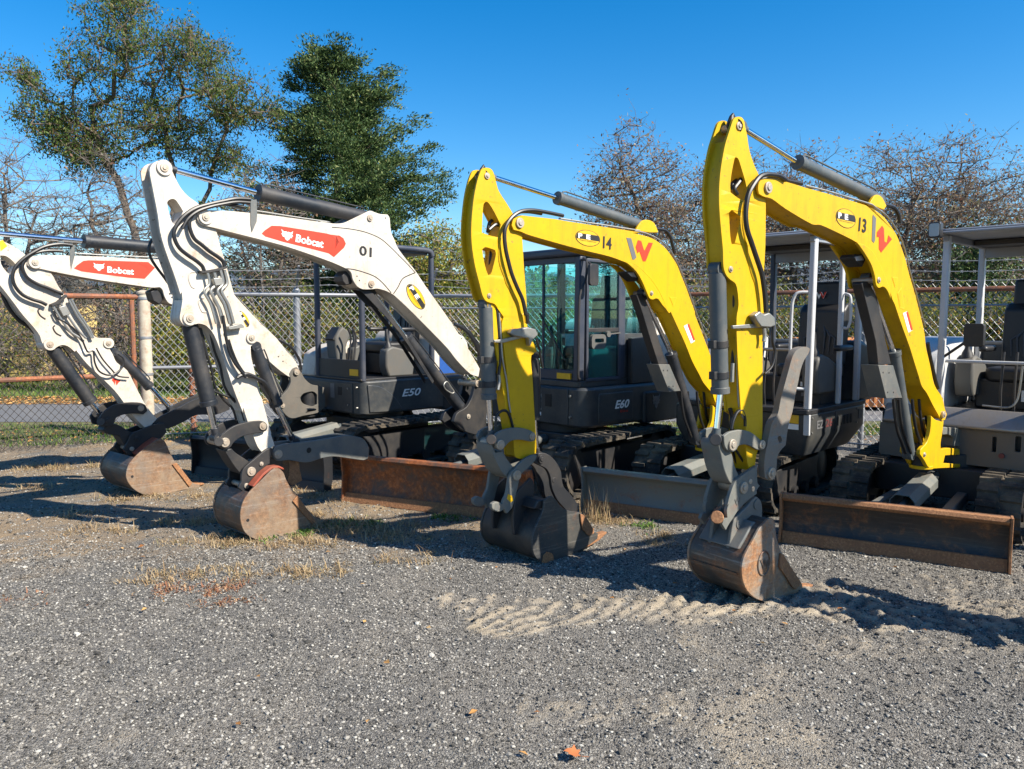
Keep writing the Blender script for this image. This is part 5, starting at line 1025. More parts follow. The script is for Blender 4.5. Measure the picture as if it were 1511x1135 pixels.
c=mix(t,sf,c,sandc)
of=ramp(t,mth('ADD',at2.outputs['Fac'],mth('MULTIPLY',nz,.5)),[(.4,0),(.8,.8)])
c=mix(t,of,c,mix(t,nz,(.20,.125,.065),(.42,.31,.18)))
c=mix(t,ramp(t,nz2,[(.38,0),(.72,.42)]),c,(.30,.265,.22)); c=mix(t,ramp(t,noise(t,.7,5,.6,v,.6),[(.45,0),(.62,.35)]),c,(.10,.10,.10))
t.links.new(c,b.inputs['Base Color']); b.inputs['Roughness'].default_value=.85; b.inputs['Specular IOR Level'].default_value=.3
hb=mth('ADD',mth('MULTIPLY',vor(115,out='Distance'),-1.0),mth('MULTIPLY',vor(260,out='Distance'),-.6)); bs_=mth('SUBTRACT',1.0,mth('MULTIPLY',sf,.8)); bump(t,b,mth('ADD',mth('MULTIPLY',hb,bs_),mth('MULTIPLY',nz,.5)),.9,.012)
gm=npmesh('ground',co,F_,m_); tag(gm,'coarse grey gravel lot with sandy track prints','ground',kind='structure')
for nm,ar in (('sand',SA),('soil',SO)):
    a=gm.data.attributes.new(nm,'FLOAT','POINT'); a.data.foreach_set('value',ar.astype(np.float32).ravel())
# ---- loose stones
def rnd_island(name,stops,rough=.8,trans=0):
    m,t,b=nt(name); g=t.nodes.new('ShaderNodeNewGeometry'); c=ramp(t,g.outputs['Random Per Island'],stops)
    t.links.new(c,b.inputs['Base Color']); b.inputs['Roughness'].default_value=rough; b.inputs['Specular IOR Level'].default_value=.25
    if trans:
        o_=[n for n in t.nodes if n.type=='OUTPUT_MATERIAL'][0]; tl=t.nodes.new('ShaderNodeBsdfTranslucent'); t.links.new(c,tl.inputs[0]); mx=t.nodes.new('ShaderNodeMixShader'); mx.inputs[0].default_value=trans
        t.links.new(b.outputs[0],mx.inputs[1]); t.links.new(tl.outputs[0],mx.inputs[2]); t.links.new(mx.outputs[0],o_.inputs[0])
    return m
STN=rnd_island('stone',[(0,(.028,.027,.025)),(.3,(.09,.085,.077)),(.6,(.185,.174,.155)),(.88,(.29,.272,.24)),(1,(.44,.42,.37))],.75)
ico=bmesh.new(); bmesh.ops.create_icosphere(ico,subdivisions=1,radius=1); iv=np.array([v.co[:] for v in ico.verts]); ico.verts.ensure_lookup_table(); ifc=np.array([[v.index for v in f.verts] for f in ico.faces]); ico.free()
def stones(N,ymin,ymax,smin,smax,pw):
    u=RS.rand(N); y=ymin+(ymax-ymin)*u**pw; x=(RS.rand(N)*2-1)*(.72*y+.3)
    z,sa,so_=ground_fields(x,y); k=RS.rand(N)>sa*1.25; x,y,z=x[k],y[k],z[k]; n=len(x)
    s=smin+(smax-smin)*RS.rand(n)**3.0
    V=iv[None]*(1+.35*(RS.rand(n,12,1)-.5)); V=V*np.stack([s*(.8+.6*RS.rand(n)),s*(.8+.6*RS.rand(n)),s*(.45+.4*RS.rand(n))],-1)[:,None,:]
    a=RS.rand(n)*6.28; ca,sa_=np.cos(a)[:,None],np.sin(a)[:,None]
    tl=(RS.rand(n)-.5)*.9; ct,stt=np.cos(tl)[:,None],np.sin(tl)[:,None]
    xx,yy,zz=V[...,0],V[...,1],V[...,2]; zz,yy=zz*ct+yy*stt,yy*ct-zz*stt; xx,yy=xx*ca-yy*sa_,xx*sa_+yy*ca
    V=np.stack([xx+x[:,None],yy+y[:,None],zz+z[:,None]+s[:,None]*.22],-1)
    return V.reshape(-1,3),(ifc[None]+12*np.arange(n)[:,None,None]).reshape(-1,3)
V1,F1=stones(140000,2.15,5.4,.0020,.0075,.8); V3,F3=stones(1600,2.2,6.5,.007,.015,.9); V2,F2=stones(45000,4.8,9.8,.004,.010,1.0)
gr=npmesh('loose_gravel',np.vstack([V1,V2,V3]),np.vstack([F1,F2+len(V1),F3+len(V1)+len(V2)]),STN,False); tag(gr,'loose grey stones scattered over the lot','gravel',kind='stuff')
# ---- blades and leaves
def blades(name,spots,mat,label,cat,h=(.05,.16),wd=.004,flatness=.6,dens=1.0):
    spots=[(a,b_,c_,d_,int(n*dens)) for a,b_,c_,d_,n in spots]
    """spots: (x,y,rx,ry,n)"""
    Vs=[];
    for (cx,cy,rx,ry,n) in spots:
        a=RS.rand(n)*6.28; r_=np.sqrt(RS.rand(n)); 
        k=max(3,n//45); gx=cx+(RS.rand(k)-.5)*2*rx; gy=cy+(RS.rand(k)-.5)*2*ry; gi=RS.randint(0,k,n)
        x=gx[gi]+RS.randn(n)*(.02+.07*RS.rand(k)[gi]); y=gy[gi]+RS.randn(n)*(.02+.06*RS.rand(k)[gi]); z,_,_=ground_fields(x,y)
        L=h[0]+(h[1]-h[0])*RS.rand(n)**1.5; an=RS.rand(n)*6.28; lean=flatness*(.4+.9*RS.rand(n))
        dx,dy=np.cos(an),np.sin(an); wx,wy=-dy*wd*(.6+.8*RS.rand(n)),dx*wd
        mid=np.stack([x+dx*L*.5*np.sin(lean),y+dy*L*.5*np.sin(lean),z+L*.5*np.cos(lean)],-1); tip=np.stack([x+dx*L*np.sin(lean*1.5),y+dy*L*np.sin(lean*1.5),z+L*np.maximum(.1,np.cos(lean*1.45))],-1)
        W=np.stack([wx,wy,wx*0],-1); B=np.stack([x,y,z-.01],-1)
        Vs.append(np.stack([B-W,B+W,mid+W*.8,mid-W*.8,tip+W*.15,tip-W*.15],1))
    V=np.concatenate(Vs); n=len(V); q=np.array([[0,1,2,3],[3,2,4,5]]); F=(q[None]+6*np.arange(n)[:,None,None]).reshape(-1,4)
    return tag(npmesh(name,V.reshape(-1,3),F,mat,False),label,cat,kind='stuff')
DRY=rnd_island('dry_grass',[(0,(.20,.12,.06)),(.35,(.36,.25,.13)),(.7,(.50,.39,.24)),(.92,(.34,.25,.13)),(1,(.20,.19,.08))],.8,.25)
GRN=rnd_island('green_grass',[(0,(.04,.09,.015)),(.4,(.08,.16,.03)),(.75,(.14,.22,.05)),(1,(.30,.28,.10))],.7,.25)
g_=lambda px,py,rx,ry,n:(*gnd(px,py),rx,ry,n)
blades('dry_grass',[g_(530,782,.45,.16,2200),g_(400,800,.45,.10,1500),g_(300,765,.3,.15,900),g_(300,800,.3,.1,500),g_(400,845,.45,.15,1300),g_(240,852,.2,.08,500),g_(120,690,.7,.15,2600),g_(30,720,.3,.1,600),g_(240,735,.5,.10,900),g_(620,790,.4,.15,700),g_(600,825,.15,.1,300),g_(890,768,.22,.10,900),g_(950,790,.2,.08,300),g_(980,802,.15,.06,200),g_(60,760,.6,.2,500),g_(480,725,.6,.25,1200),g_(450,770,.5,.2,800),g_(100,780,.7,.2,400),g_(560,740,.4,.12,600)],DRY,'straw coloured dry grass tufts round the buckets and blades','dry grass',(.02,.10),.0026,1.05,.62)
blades('red_weeds',[g_(290,868,.22,.07,900),g_(340,888,.1,.04,200),g_(20,885,.12,.03,150)],rnd_island('red_weed',[(0,(.16,.07,.04)),(.5,(.30,.14,.08)),(1,(.42,.30,.17))],.8,.2),'flat reddish brown weeds on the grey gravel','weeds',(.015,.05),.004,1.15,.6)
blades('green_weeds',[g_(948,776,.06,.03,120),g_(520,775,.3,.1,250),g_(665,765,.15,.05,160),g_(445,790,.3,.1,200)],GRN,'small green weeds in the gravel by the blades','weeds',(.02,.06),.006,1.0)
blades('tall_straw',[g_(872,764,.05,.03,60),g_(880,770,.1,.04,50)],DRY,'tall thin straw stalks beside the grey blade','straw',(.12,.30),.0025,.25)
# ---- road, verges and litter beyond the fence
def sheet(name,poly,z,mat,label,cat): return tag(build(name,MB().add([(x,y,z) for x,y in poly],[tuple(range(len(poly)))]),mat,flatsh=True),label,cat,kind='structure')
ASP=paint('asphalt',(.115,.118,.125),.85,amt=.3,dirt=(.2,.19,.18),scale=2,bs=.3)
VRG=paint('verge_soil',(.12,.11,.05),.9,amt=.6,dirt=(.08,.12,.03),scale=2,bs=.3)
sheet('verge',[(-60,10.9),(-8,9.6),(-5,10.8),(60,11.9),(60,30),(-60,30)],.028,VRG,'grassy verge beyond the fence','verge')
sheet('road',[(-60,11.2),(60,12.1),(60,14.8),(-60,13.7)],.034,ASP,'grey asphalt lane beyond the fence','road')
def gblades(name,y0,y1,x0,x1,n,h,mat,label,z=.03,wd=.006):
    x=x0+(x1-x0)*RS.rand(n); y=y0(x)+(y1(x)-y0(x))*RS.rand(n); zz=np.full(n,z-.01)
    L=h*(.4+.8*RS.rand(n)); an=RS.rand(n)*6.28; l=.6*RS.rand(n); dx,dy=np.cos(an),np.sin(an); W=np.stack([-dy*wd,dx*wd,dx*0],-1); B=np.stack([x,y,zz],-1)
    tip=np.stack([x+dx*L*np.sin(l),y+dy*L*np.sin(l),zz+L*np.cos(l)],-1); V=np.stack([B-W,B+W,tip],1); F=(np.arange(3)[None]+3*np.arange(n)[:,None])
    return tag(npmesh(name,V.reshape(-1,3),F,mat,False),label,'grass',kind='stuff')
gblades('roadside_grass',lambda x:10.2+.02*x-.35*np.clip(-x-4,0,3),lambda x:11.25+.0075*(x+60)*0+.0*x,-14,6,26000,.07,GRN,'green grass strip between fence and lane')
gblades('bank_grass',lambda x:15.0+0*x,lambda x:20.+0*x,-22,18,50000,.13,GRN,'green grass beyond the lane',wd=.010)
def leaves_ground(name,n,x0,x1,y0,y1,z,mat,label,s=.035):
    x=x0+(x1-x0)*RS.rand(n); y=y0+(y1-y0)*RS.rand(n); a=RS.rand(n)*6.28; L=s*(.6+.8*RS.rand(n)); tz=(RS.rand(n)-.2)*L
    dx,dy=np.cos(a)*L,np.sin(a)*L; V=np.stack([np.stack([x-dx,y-dy,x*0+z],-1),np.stack([x-dy*.6,y+dx*.6,z+tz],-1),np.stack([x+dx,y+dy,z+tz*.5],-1),np.stack([x+dy*.6,y-dx*.6,x*0+z+.004],-1)],1)
    F=np.arange(4)[None]+4*np.arange(n)[:,None]; return tag(npmesh(name,V.reshape(-1,3),F,mat,False),label,'leaves',kind='stuff')
FLM=rnd_island('fallen_leaf',[(0,(.22,.09,.03)),(.4,(.42,.20,.06)),(.75,(.55,.33,.12)),(1,(.60,.42,.22))],.8,.2)
leaves_ground('leaf_litter',16000,-20,16,13.9,15.4,.045,FLM,'drift of orange and brown fallen leaves along the lane')
leaves_ground('leaf_litter_thin',1500,-9,6,9.6,11.4,.05,FLM,'thin scatter of brown leaves at the foot of the fence',.025)
leaves_ground('scattered_leaves',170,-5.5,5.5,2.6,9.5,.012,FLM,'small dead leaf bits scattered over the gravel',.016)
# one fallen leaf in the foreground
x,y=gnd(845,1118); lf=MB(); P=[(0,-.035),(.010,-.02),(.030,-.022),(.022,-.006),(.036,.010),(.018,.012),(.012,.030),(0,.040),(-.012,.028),(-.020,.012),(-.036,.008),(-.022,-.006),(-.028,-.024),(-.010,-.02)]
lf.add([(p[0]*1.1,p[1]*.9,.004+.012*abs(p[0])/.036+.004*math.sin(p[1]*90)) for p in P]+[(0,0,.002)],[(i,(i+1)%14,14) for i in range(14)]); lf.tube([(0,-.035,.004),(.004,-.06,.008)],.0012,5)
lo=build('fallen_leaf',lf,flat('leaf_rust',(.40,.13,.04),.7)); lo.location=(x,y,.012); lo.rotation_euler=(.1,.1,1.2); tag(lo,'single curled orange-brown leaf on the gravel nearest the camera','leaf')
# ------------------------------------------------------------------ fences
def wire_mesh(P0,P1,z0,z1,pitch,r,mat,parent,name='wire_mesh',M=None):
    """two families of straight crossing wires as thin 3-sided prisms with twisted tips"""
    a=np.array(P0,float);b_=np.array(P1,float); L=np.hypot(*(b_-a)); d=(b_-a)/L; n=np.array([-d[1],d[0]]); H=z1-z0
    ss=[];
    for fam in (1,-1):
        k=np.arange(-H*.9,L+H*.9,pitch)
        for s in k:
            s0,s1=(s,s+H*.85) if fam==1 else (s+H*.85,s)
            # clip to 0..L
            t0,t1=0.0,1.0; ds=s1-s0
            for lo,hi in ((0,L),):
                ta=(lo-s0)/ds; tb=(hi-s0)/ds; t0=max(t0,min(ta,tb)); t1=min(t1,max(ta,tb))
            if t1-t0>.01: ss.append((s0+ds*t0,z0+H*t0,s0+ds*t1,z0+H*t1,fam))
    A=np.array(ss); n_=len(A); off=A[:,4]*r*1.1
    def pt(s,z): return np.stack([a[0]+d[0]*s+n[0]*off,a[1]+d[1]*s+n[1]*off,z],-1)
    p=pt(A[:,0],A[:,1]); q=pt(A[:,2],A[:,3]); t_=(q-p); t_/=np.linalg.norm(t_,axis=1)[:,None]; N=np.array([n[0],n[1],0.]); u=np.cross(t_,N)
    V=[]
    for e in (p,q):
        for k in range(3):
            an=2*np.pi*k/3; V.append(e+(np.cos(an)*N[None]+np.sin(an)*u)*r)
    V=np.stack(V,1); F=np.array([[0,1,4,3],[1,2,5,4],[2,0,3,5]]); F=(F[None]+6*np.arange(n_)[:,None,None]).reshape(-1,4)
    V=V.reshape(-1,3); ob=npmesh(name,V,F,mat,True); ob.parent=parent; return ob
GALV=paint('galvanised_steel',(.28,.29,.31),.4,.5,amt=.3,scale=6,bs=.03); GALW=flat('galvanised_wire',(.34,.35,.36),.45,.3); DRKW=flat('weathered_dark_wire',(.045,.04,.038),.7)
RSTP=paint('rusty_pipe',(.20,.10,.07),.7,.1,amt=.6,dirt=(.10,.05,.03),scale=5,bs=.2,rust=.9,rustcol=(.30,.10,.04),edge=.5); BEI=paint('beige_painted_post',(.48,.43,.34),.6,amt=.7,dirt=(.2,.13,.08),scale=6,bs=.1,rust=.5)
corner=(-4.82,10.12); Hf=1.95
fl=thing('chain_link_fence','rust-railed dark chain-link fence left of the thick beige post','fence',(0,0,0))
LP=[(-9.5,6.2),corner]
def rail(P0,P1,z,r,mat,par,nm): return build(nm,MB().tube([(P0[0],P0[1],z),(P1[0],P1[1],z)],r,8),mat,par)
rail(LP[0],LP[1],1.88,.032,RSTP,fl,'top_rail'); rail(LP[0],LP[1],.87,.03,RSTP,fl,'middle_rail')
wire_mesh(LP[0],LP[1],.02,1.86,.085,.0038,DRKW,fl)
for k in (0,.5): 
    x=LP[0][0]+(LP[1][0]-LP[0][0])*k; y=LP[0][1]+(LP[1][1]-LP[0][1])*k; build('post',MB().tube([(x,y+.04,0),(x,y+.04,1.95)],.035,10),RSTP,fl)
px_,py_=gnd(205,652); build('gate_post',MB().tube([(corner[0]-.12,corner[1]-.08,0),(corner[0]-.12,corner[1]-.08,1.84)],.032,10),RSTP,fl)
cp_=thing('fence_corner_post','thick weathered beige steel corner post between the two fences','post',(corner[0],corner[1],0))
build('post_shaft',MB().tube([(0,0,0),(0,0,1.92)],.078,16),BEI,cp_); build('post_cap',MB().tube([(0,0,1.92),(0,0,1.94),(0,0,1.97)],[.088,.088,.03],16),BEI,cp_)
for z in (1.86,1.35,.87,.3): build('band',MB().tube([(0,0,z-.015),(0,0,z+.015)],.086,16),GALV,cp_)
fr=thing('chain_link_fence','silver galvanised chain-link fence with barbed wire running behind the machines','fence',(0,0,0))
RP=[corner,(-1.2,11.4),(2.0,11.0),(4.3,9.35),(8.2,6.6)]
for i in range(4):
    silver=i<2
    rail(RP[i],RP[i+1],Hf-.02,.028,GALV if silver else RSTP,fr,'top_rail'); 
    if i==0: rail(RP[i],RP[i+1],.95,.024,GALV,fr,'middle_rail')
    if i>=1: rail(RP[i],RP[i+1],Hf-.2,.012,GALV,fr,'tension_wire')
    rail(RP[i],RP[i+1],.06,.010,GALV,fr,'tension_wire')
    wire_mesh(RP[i],RP[i+1],.02,Hf+.05,.085 if i else .095,.0032,GALW,fr)
    L=math.dist(RP[i],RP[i+1]); n=max(1,round(L/2.4))
    for k in range(n+1 if i==3 else n):
        if i==0 and k==0: continue
        f=k/n; x=RP[i][0]+(RP[i+1][0]-RP[i][0])*f; y=RP[i][1]+(RP[i+1][1]-RP[i][1])*f+.05
        p=build('post',MB().tube([(x,y,0),(x,y,Hf+.05)],.034 if i else .05,12),GALV,fr); build('barb_arm',MB().bar((x,y,Hf+.04),(x+.12,y-.28,Hf+.36),.03,.02),GALV,p)
        build('post_cap',MB().tube([(x,y,Hf+.05),(x,y,Hf+.09)],[.045,.02],10),GALV,p)
def barbed(z,dy):
    mb=MB(); prev=None
    for i in range(4):
        L=math.dist(RP[i],RP[i+1]); n=int(L/.12)
        pts=[]
        for k in range(n+1):
            f=k/n; sag=-.05*math.sin(math.pi*((f*L/2.4)%1)); pts.append((RP[i][0]+(RP[i+1][0]-RP[i][0])*f+.04,RP[i][1]+(RP[i+1][1]-RP[i][1])*f-dy,z+sag))
        mb.tube(pts,.0035,4)
        for p in pts[::1]:
            q=Vector(p); mb.tube([q-Vector((.012,0,.014)),q+Vector((.012,0,.014))],.0025,3); mb.tube([q-Vector((-.012,0,.014)),q+Vector((-.012,0,.014))],.0025,3)
    build('barbed_wire',mb,GALW,fr)
for z,dy in ((Hf+.12,.08),(Hf+.22,.16),(Hf+.33,.25)): barbed(z,dy)
for (x,l) in ((-4.35,'second'),):
    rp=thing('rusty_post','thin rusty post wrapped in coiled wire, just right of the thick beige post','post',(x,10.42,0)); build('post_shaft',MB().tube([(0,0,0),(0,0,1.75)],.035,10),RSTP,rp)
    hx=[(.05*math.cos(a*.7),.05*math.sin(a*.7),.05+a*.0085) for a in range(190)]; build('coiled_wire',MB().tube(hx,.006,5),RSTP,rp)
# ------------------------------------------------------------------ trees and shrubs
def make_tree(name,label,cat,loc,trunks,envelopes,nat,bark,leafmat,nleaf,lsize,spread,group=None,jit=.10,twigs=3,twl=.35,droop=.3,rbase=.012,expo=.42,seed=1,step=.35,leafasp=.45,leafprob=1.0,tube_sides=5,clump=None,twigr=.005,riseup=.12):
    rs=np.random.RandomState(seed); root=thing(name,label,cat,loc,0,group)
    pts=[];par=[]
    for tp in trunks:
        prev=-1
        for p in tp:
            if prev>=0:
                a=np.array(pts[prev]); b_=np.array(p,float); n=max(1,int(np.linalg.norm(b_-a)/step))
                for k in range(1,n+1):
                    q=a+(b_-a)*k/n+(rs.randn(3)*.03 if k<n else 0); pts.append(q); par.append(prev); prev=len(pts)-1
            else: pts.append(np.array(p,float)); par.append(-1); prev=len(pts)-1
    nb=len(pts)
    tot=sum(e[6] for e in envelopes); att=[]
    for (ex,ey,ez,rx,ry,rz,wt) in envelopes:
        n=int(nat*wt/tot); u=rs.randn(n,3); u/=np.linalg.norm(u,axis=1)[:,None]; u*=(rs.rand(n)**(1/2.2))[:,None]; att.append(np.array([ex,ey,ez])+u*np.array([rx,ry,rz]))
    att=np.vstack(att); top=np.array(trunks[0][-1],float); order=np.argsort(np.linalg.norm(att-top,axis=1)+rs.rand(len(att))*.5); att=att[order]
    P=np.zeros((len(pts)+len(att)*14,3)); n0=len(pts); P[:n0]=np.array(pts); par=list(par); cnt=n0; ends=[]
    up=np.array([0,0,1.])
    for q in att:
        dlt=q-P[:cnt]; dist=np.linalg.norm(dlt,axis=1); pen=dist+(.5 if riseup<.2 else 1.3)*np.clip(P[:cnt,2]-q[2],0,9)*1.2+(np.arange(cnt)<3)*.3
        i=int(np.argmin(pen)); a=P[i].copy(); L=dist[i]; n=max(1,min(12,int(L/step))); prev=i; c1=a+(q-a)*.4+up*L*riseup*(1 if q[2]>a[2] else -.2)+rs.randn(3)*jit*L*.5
        for k in range(1,n+1):
            u=k/n; r_=(1-u)**2*a+2*u*(1-u)*c1+u*u*q+(rs.randn(3)*jit*.25*min(L,.6) if k<n else 0)
            P[cnt]=r_; par.append(prev); prev=cnt; cnt+=1
        ends.append(prev)
    w_=np.zeros(cnt); 
    for e in ends: w_[e]+=1
    for i in range(cnt-1,-1,-1):
        if par[i]>=0: w_[par[i]]+=max(w_[i],.3)
    rad=rbase*np.maximum(w_,.6)**expo
    # edges -> prisms
    ch=[i for i in range(cnt) if par[i]>=0]; A=P[[par[i] for i in ch]]; B=P[ch]; ra=rad[[par[i] for i in ch]]; rb=rad[ch]; ra=np.minimum(ra,rb*1.6)
    E_A=[A];E_B=[B];RA=[ra];RB=[rb]
    if twigs:
        src=np.repeat(np.array(ends),twigs); dr=rs.randn(len(src),3); dr[:,2]=dr[:,2]*.6+.35; dr/=np.linalg.norm(dr,axis=1)[:,None]; Lw=twl*(.4+.9*rs.rand(len(src)))
        a=P[src]; mid=a+dr*Lw[:,None]*.55; en=mid+(dr*.7+rs.randn(len(src),3)*.35)*Lw[:,None]*.5
        E_A+=[a,mid];E_B+=[mid,en]; RA+=[np.full(len(src),twigr),np.full(len(src),twigr*.8)];RB+=[np.full(len(src),twigr*.8),np.full(len(src),twigr*.4)]
        # side twigs on all thin branches
        thin=[i for i in ch if rad[i]<rbase*3]; src2=rs.choice(thin,size=min(len(thin)*2,len(ends)*twigs)); dr2=rs.randn(len(src2),3); dr2[:,2]=dr2[:,2]*.5+.3; dr2/=np.linalg.norm(dr2,axis=1)[:,None]; a2=P[src2]; e2=a2+dr2*(twl*(.3+.8*rs.rand(len(src2))))[:,None]
        E_A.append(a2);E_B.append(e2);RA.append(np.full(len(src2),twigr*.8));RB.append(np.full(len(src2),twigr*.4)); tips=np.vstack([en,mid,e2])
    else: tips=P[ends]
    A=np.vstack(E_A);B=np.vstack(E_B);ra=np.concatenate(RA);rb=np.concatenate(RB)
    T_=B-A; ln=np.linalg.norm(T_,axis=1); ok=ln>1e-5; A,B,ra,rb,T_,ln=A[ok],B[ok],ra[ok],rb[ok],T_[ok],ln[ok]; T_/=ln[:,None]; B=B+T_*rb[:,None]*.4
    ref=np.where(np.abs(T_[:,2:3])<.9,np.array([[0,0,1.]]),np.array([[1.,0,0]])); U=np.cross(T_,ref); U/=np.linalg.norm(U,axis=1)[:,None]; Wv=np.cross(T_,U); S=tube_sides; V=[]
    for e,r_ in ((A,ra),(B,rb)):
        for k in range(S):
            an=2*np.pi*k/S; V.append(e+(np.cos(an)*U+np.sin(an)*Wv)*r_[:,None])
    V=np.stack(V,1); F=np.array([[k,(k+1)%S,S+(k+1)%S,S+k] for k in range(S)]); F=(F[None]+2*S*np.arange(len(A))[:,None,None]).reshape(-1,4)
    tr=npmesh('trunk',V.reshape(-1,3),F,bark,True); tr.parent=root
    if nleaf:
        keep=tips[rs.rand(len(tips))<leafprob]; c=keep[rs.randint(0,len(keep),nleaf)]+rs.randn(nleaf,3)*spread; c[:,2]-=np.abs(rs.randn(nleaf))*spread*droop
        d=rs.randn(nleaf,3); d[:,2]-=droop; d/=np.linalg.norm(d,axis=1)[:,None]; q=np.cross(d,rs.randn(nleaf,3)); q/=np.linalg.norm(q,axis=1)[:,None]; l=(lsize*(.55+.9*rs.rand(nleaf)))[:,None]
        V=np.stack([c-d*l*.5,c+q*l*leafasp*.5,c+d*l*.5,c-q*l*leafasp*.5],1); F=np.arange(4)[None]+4*np.arange(nleaf)[:,None]
        cr=npmesh('crown',V.reshape(-1,3),F,leafmat,False); cr.parent=root
    return root
BRK=paint('bark',(.11,.085,.065),.85,amt=.5,dirt=(.2,.17,.14),scale=6,bs=.4); BRG=paint('grey_bark',(.13,.112,.098),.85,amt=.5,dirt=(.26,.22,.19),scale=6,bs=.3)
LFA=rnd_island('locust_leaf',[(0,(.03,.06,.014)),(.35,(.075,.13,.028)),(.68,(.15,.22,.05)),(.86,(.24,.22,.08)),(1,(.20,.10,.05))],.6,.45)
LFC=rnd_island('cedar_leaf',[(0,(.015,.035,.014)),(.4,(.04,.08,.024)),(.75,(.085,.135,.04)),(.93,(.14,.19,.06)),(1,(.20,.20,.08))],.7,.2)
LFB=rnd_island('autumn_leaf',[(0,(.15,.075,.06)),(.35,(.27,.16,.10)),(.65,(.32,.23,.13)),(.85,(.22,.22,.11)),(1,(.46,.40,.32))],.7,.35)
LFG=rnd_island('shrub_leaf',[(0,(.045,.07,.015)),(.35,(.12,.155,.03)),(.65,(.24,.26,.05)),(.85,(.36,.28,.09)),(1,(.34,.15,.07))],.6,.4)
LFY=rnd_island('yellow_green_leaf',[(0,(.10,.14,.025)),(.4,(.25,.30,.05)),(.75,(.42,.38,.08)),(1,(.46,.28,.09))],.6,.45)
make_tree('locust_tree','tall spreading leafy tree at far left, green and brown leaves against the sky','tree',(-9.35,20.5,0),
  [[(0,0,0),(.1,0,1.6),(-.4,0,3.2),(-1.0,.2,5.0),(-1.5,0,6.4)],[(0.05,0,1.4),(.4,.2,3.2),(.5,0,5.2),(.2,0,7)],[(0.1,0,1.5),(.9,0,3.6),(1.4,.2,5.4),(2.0,0,6.8)]],
  [(-.7,0,8.3,1.5,1.5,1.5,2.4),(-2.5,0,6.7,1.15,1.2,.75,1.6),(-1.6,0,5.9,1.0,1.0,.6,1.1),(1.3,0,8.2,1.1,1.3,.9,1.4),(2.3,0,7.1,1.0,1.2,.7,1.2),(.3,0,6.6,1.7,1.4,.9,1.8),(1.9,0,5.7,.9,1.0,.5,.7),(-.6,0,9.7,.6,.7,.45,.5),(-3.2,0,7.9,.5,.5,.4,.3)],680,BRK,LFA,42000,.085,.085,seed=3,twigs=4,twl=.40,droop=.9,rbase=.0078,leafasp=.36,jit=.07)
def cedar(loc,label,H=8.6,seed=5,n=60000,sc=1.0,parts=None):
    lean=lambda z:.42*max(0,1-z/5.5)
    rs=np.random.RandomState(seed); root=thing('cedar_tree',label,'tree',loc); mb=MB(); mb.tube([(0,0,0),(.05,0,2.5),(-.05,.05,5),(0,0,H-.2)],[.22,.17,.10,.02],10)
    tips=[]
    for k in range(210):
        z=1.1+(H-1.3)*(k/210)**.95; f=(z-1)/(H-1); R_=sc*(3.95*(1-f)**.56*(.36+.72*rs.rand()**1.2)+.10); 
        if f<.15: R_*=.75
        a=rs.rand()*6.28; rise=(.10+.5*f)*R_; q=[]
        for j in range(7):
            u=j/6; q.append((R_*u*math.cos(a+.25*u*rs.randn()*.4),R_*u*math.sin(a)*.9,z-.15*R_*u*(1-f)+rise*u*u))
        mb.tube(q,[.035*(1-f*.6)*(1-.8*j/6) for j in range(7)],5)
        nt_=int(5+R_*9)
        for _ in range(nt_):
            u=.3+.7*rs.rand()**.7; j=min(5,int(u*6)); p=np.array(q[j])+(np.array(q[j+1])-np.array(q[j]))*(u*6-j); tips.append(np.append(p+rs.randn(3)*[.22,.22,.10]*(.4+.6*R_/2.5),.16+.16*rs.rand()))
    tp=np.array(tips); i=rs.randint(0,len(tp),n); c=tp[i,:3]+rs.randn(n,3)*(tp[i,3:4]*.55)*[1,1,.38]
    out=c.copy(); out[:,2]=0; out/=np.maximum(.1,np.linalg.norm(out,axis=1))[:,None]; d=out*.7+rs.randn(n,3)*.55+[0,0,.45]; d/=np.linalg.norm(d,axis=1)[:,None]; q=np.cross(d,rs.randn(n,3)); q/=np.linalg.norm(q,axis=1)[:,None]; l=(.055*(.5+rs.rand(n)))[:,None]
    V=np.stack([c-d*l*.6,c+q*l*.28,c+d*l*.9,c-q*l*.28],1); F=np.arange(4)[None]+4*np.arange(n)[:,None]
    build('trunk',mb,BRK,root); cr=npmesh('crown',V.reshape(-1,3),F,LFC,False); cr.parent=root; return root
cedar((-4.75,21.5,0),'large dark green cedar behind the white boom numbered 01',H=8.8,seed=6,n=200000)
gb='bare branched autumn trees behind the fence'
def bare(loc,label,H,W,seed,nl=3500,n=520,lp=.35,**k):
    rs=random.Random(seed); 
    tr=[[(0,0,0),(rs.uniform(-.2,.2),0,H*.2),(rs.uniform(-.5,.5),0,H*.55),(rs.uniform(-.6,.6),0,H*.8)]]
    for j in range(3): a=rs.uniform(-1,1)*W*.55; tr.append([(0,0,.2+.2*j),(a*.35,rs.uniform(-.3,.3),H*.3),(a*.8,rs.uniform(-.5,.5),H*.6)])
    env=[(0,0,H*.68,W*.75,W*.6,H*.30,3),(-W*.5,0,H*.52,W*.5,W*.4,H*.26,1.5),(W*.5,0,H*.55,W*.5,W*.4,H*.27,1.5),(0,0,H*.4,W*.8,W*.5,H*.15,.8)]
    return make_tree('bare_tree',label,'tree',loc,tr,env,n,BRG,LFB,nl,.075,.12,group=gb,seed=seed,twigs=4,twl=.5,rbase=.0068,expo=.40,leafprob=lp,jit=.06,twigr=.0048,riseup=.3,**k)
bare((-11.5,17.5,0),'leafless tree at the far left edge below the leafy crown',6.0,2.6,21,900,480,.2)
bare((-9.2,18.0,0),'thin leafless tree between the left edge and the tall leafy tree',5.6,1.6,22,700,340,.2)
bare((-5.9,18.5,0),'thin bare tree between the tall leafy tree and the cedar',5.6,1.4,23,2200,330,.35)
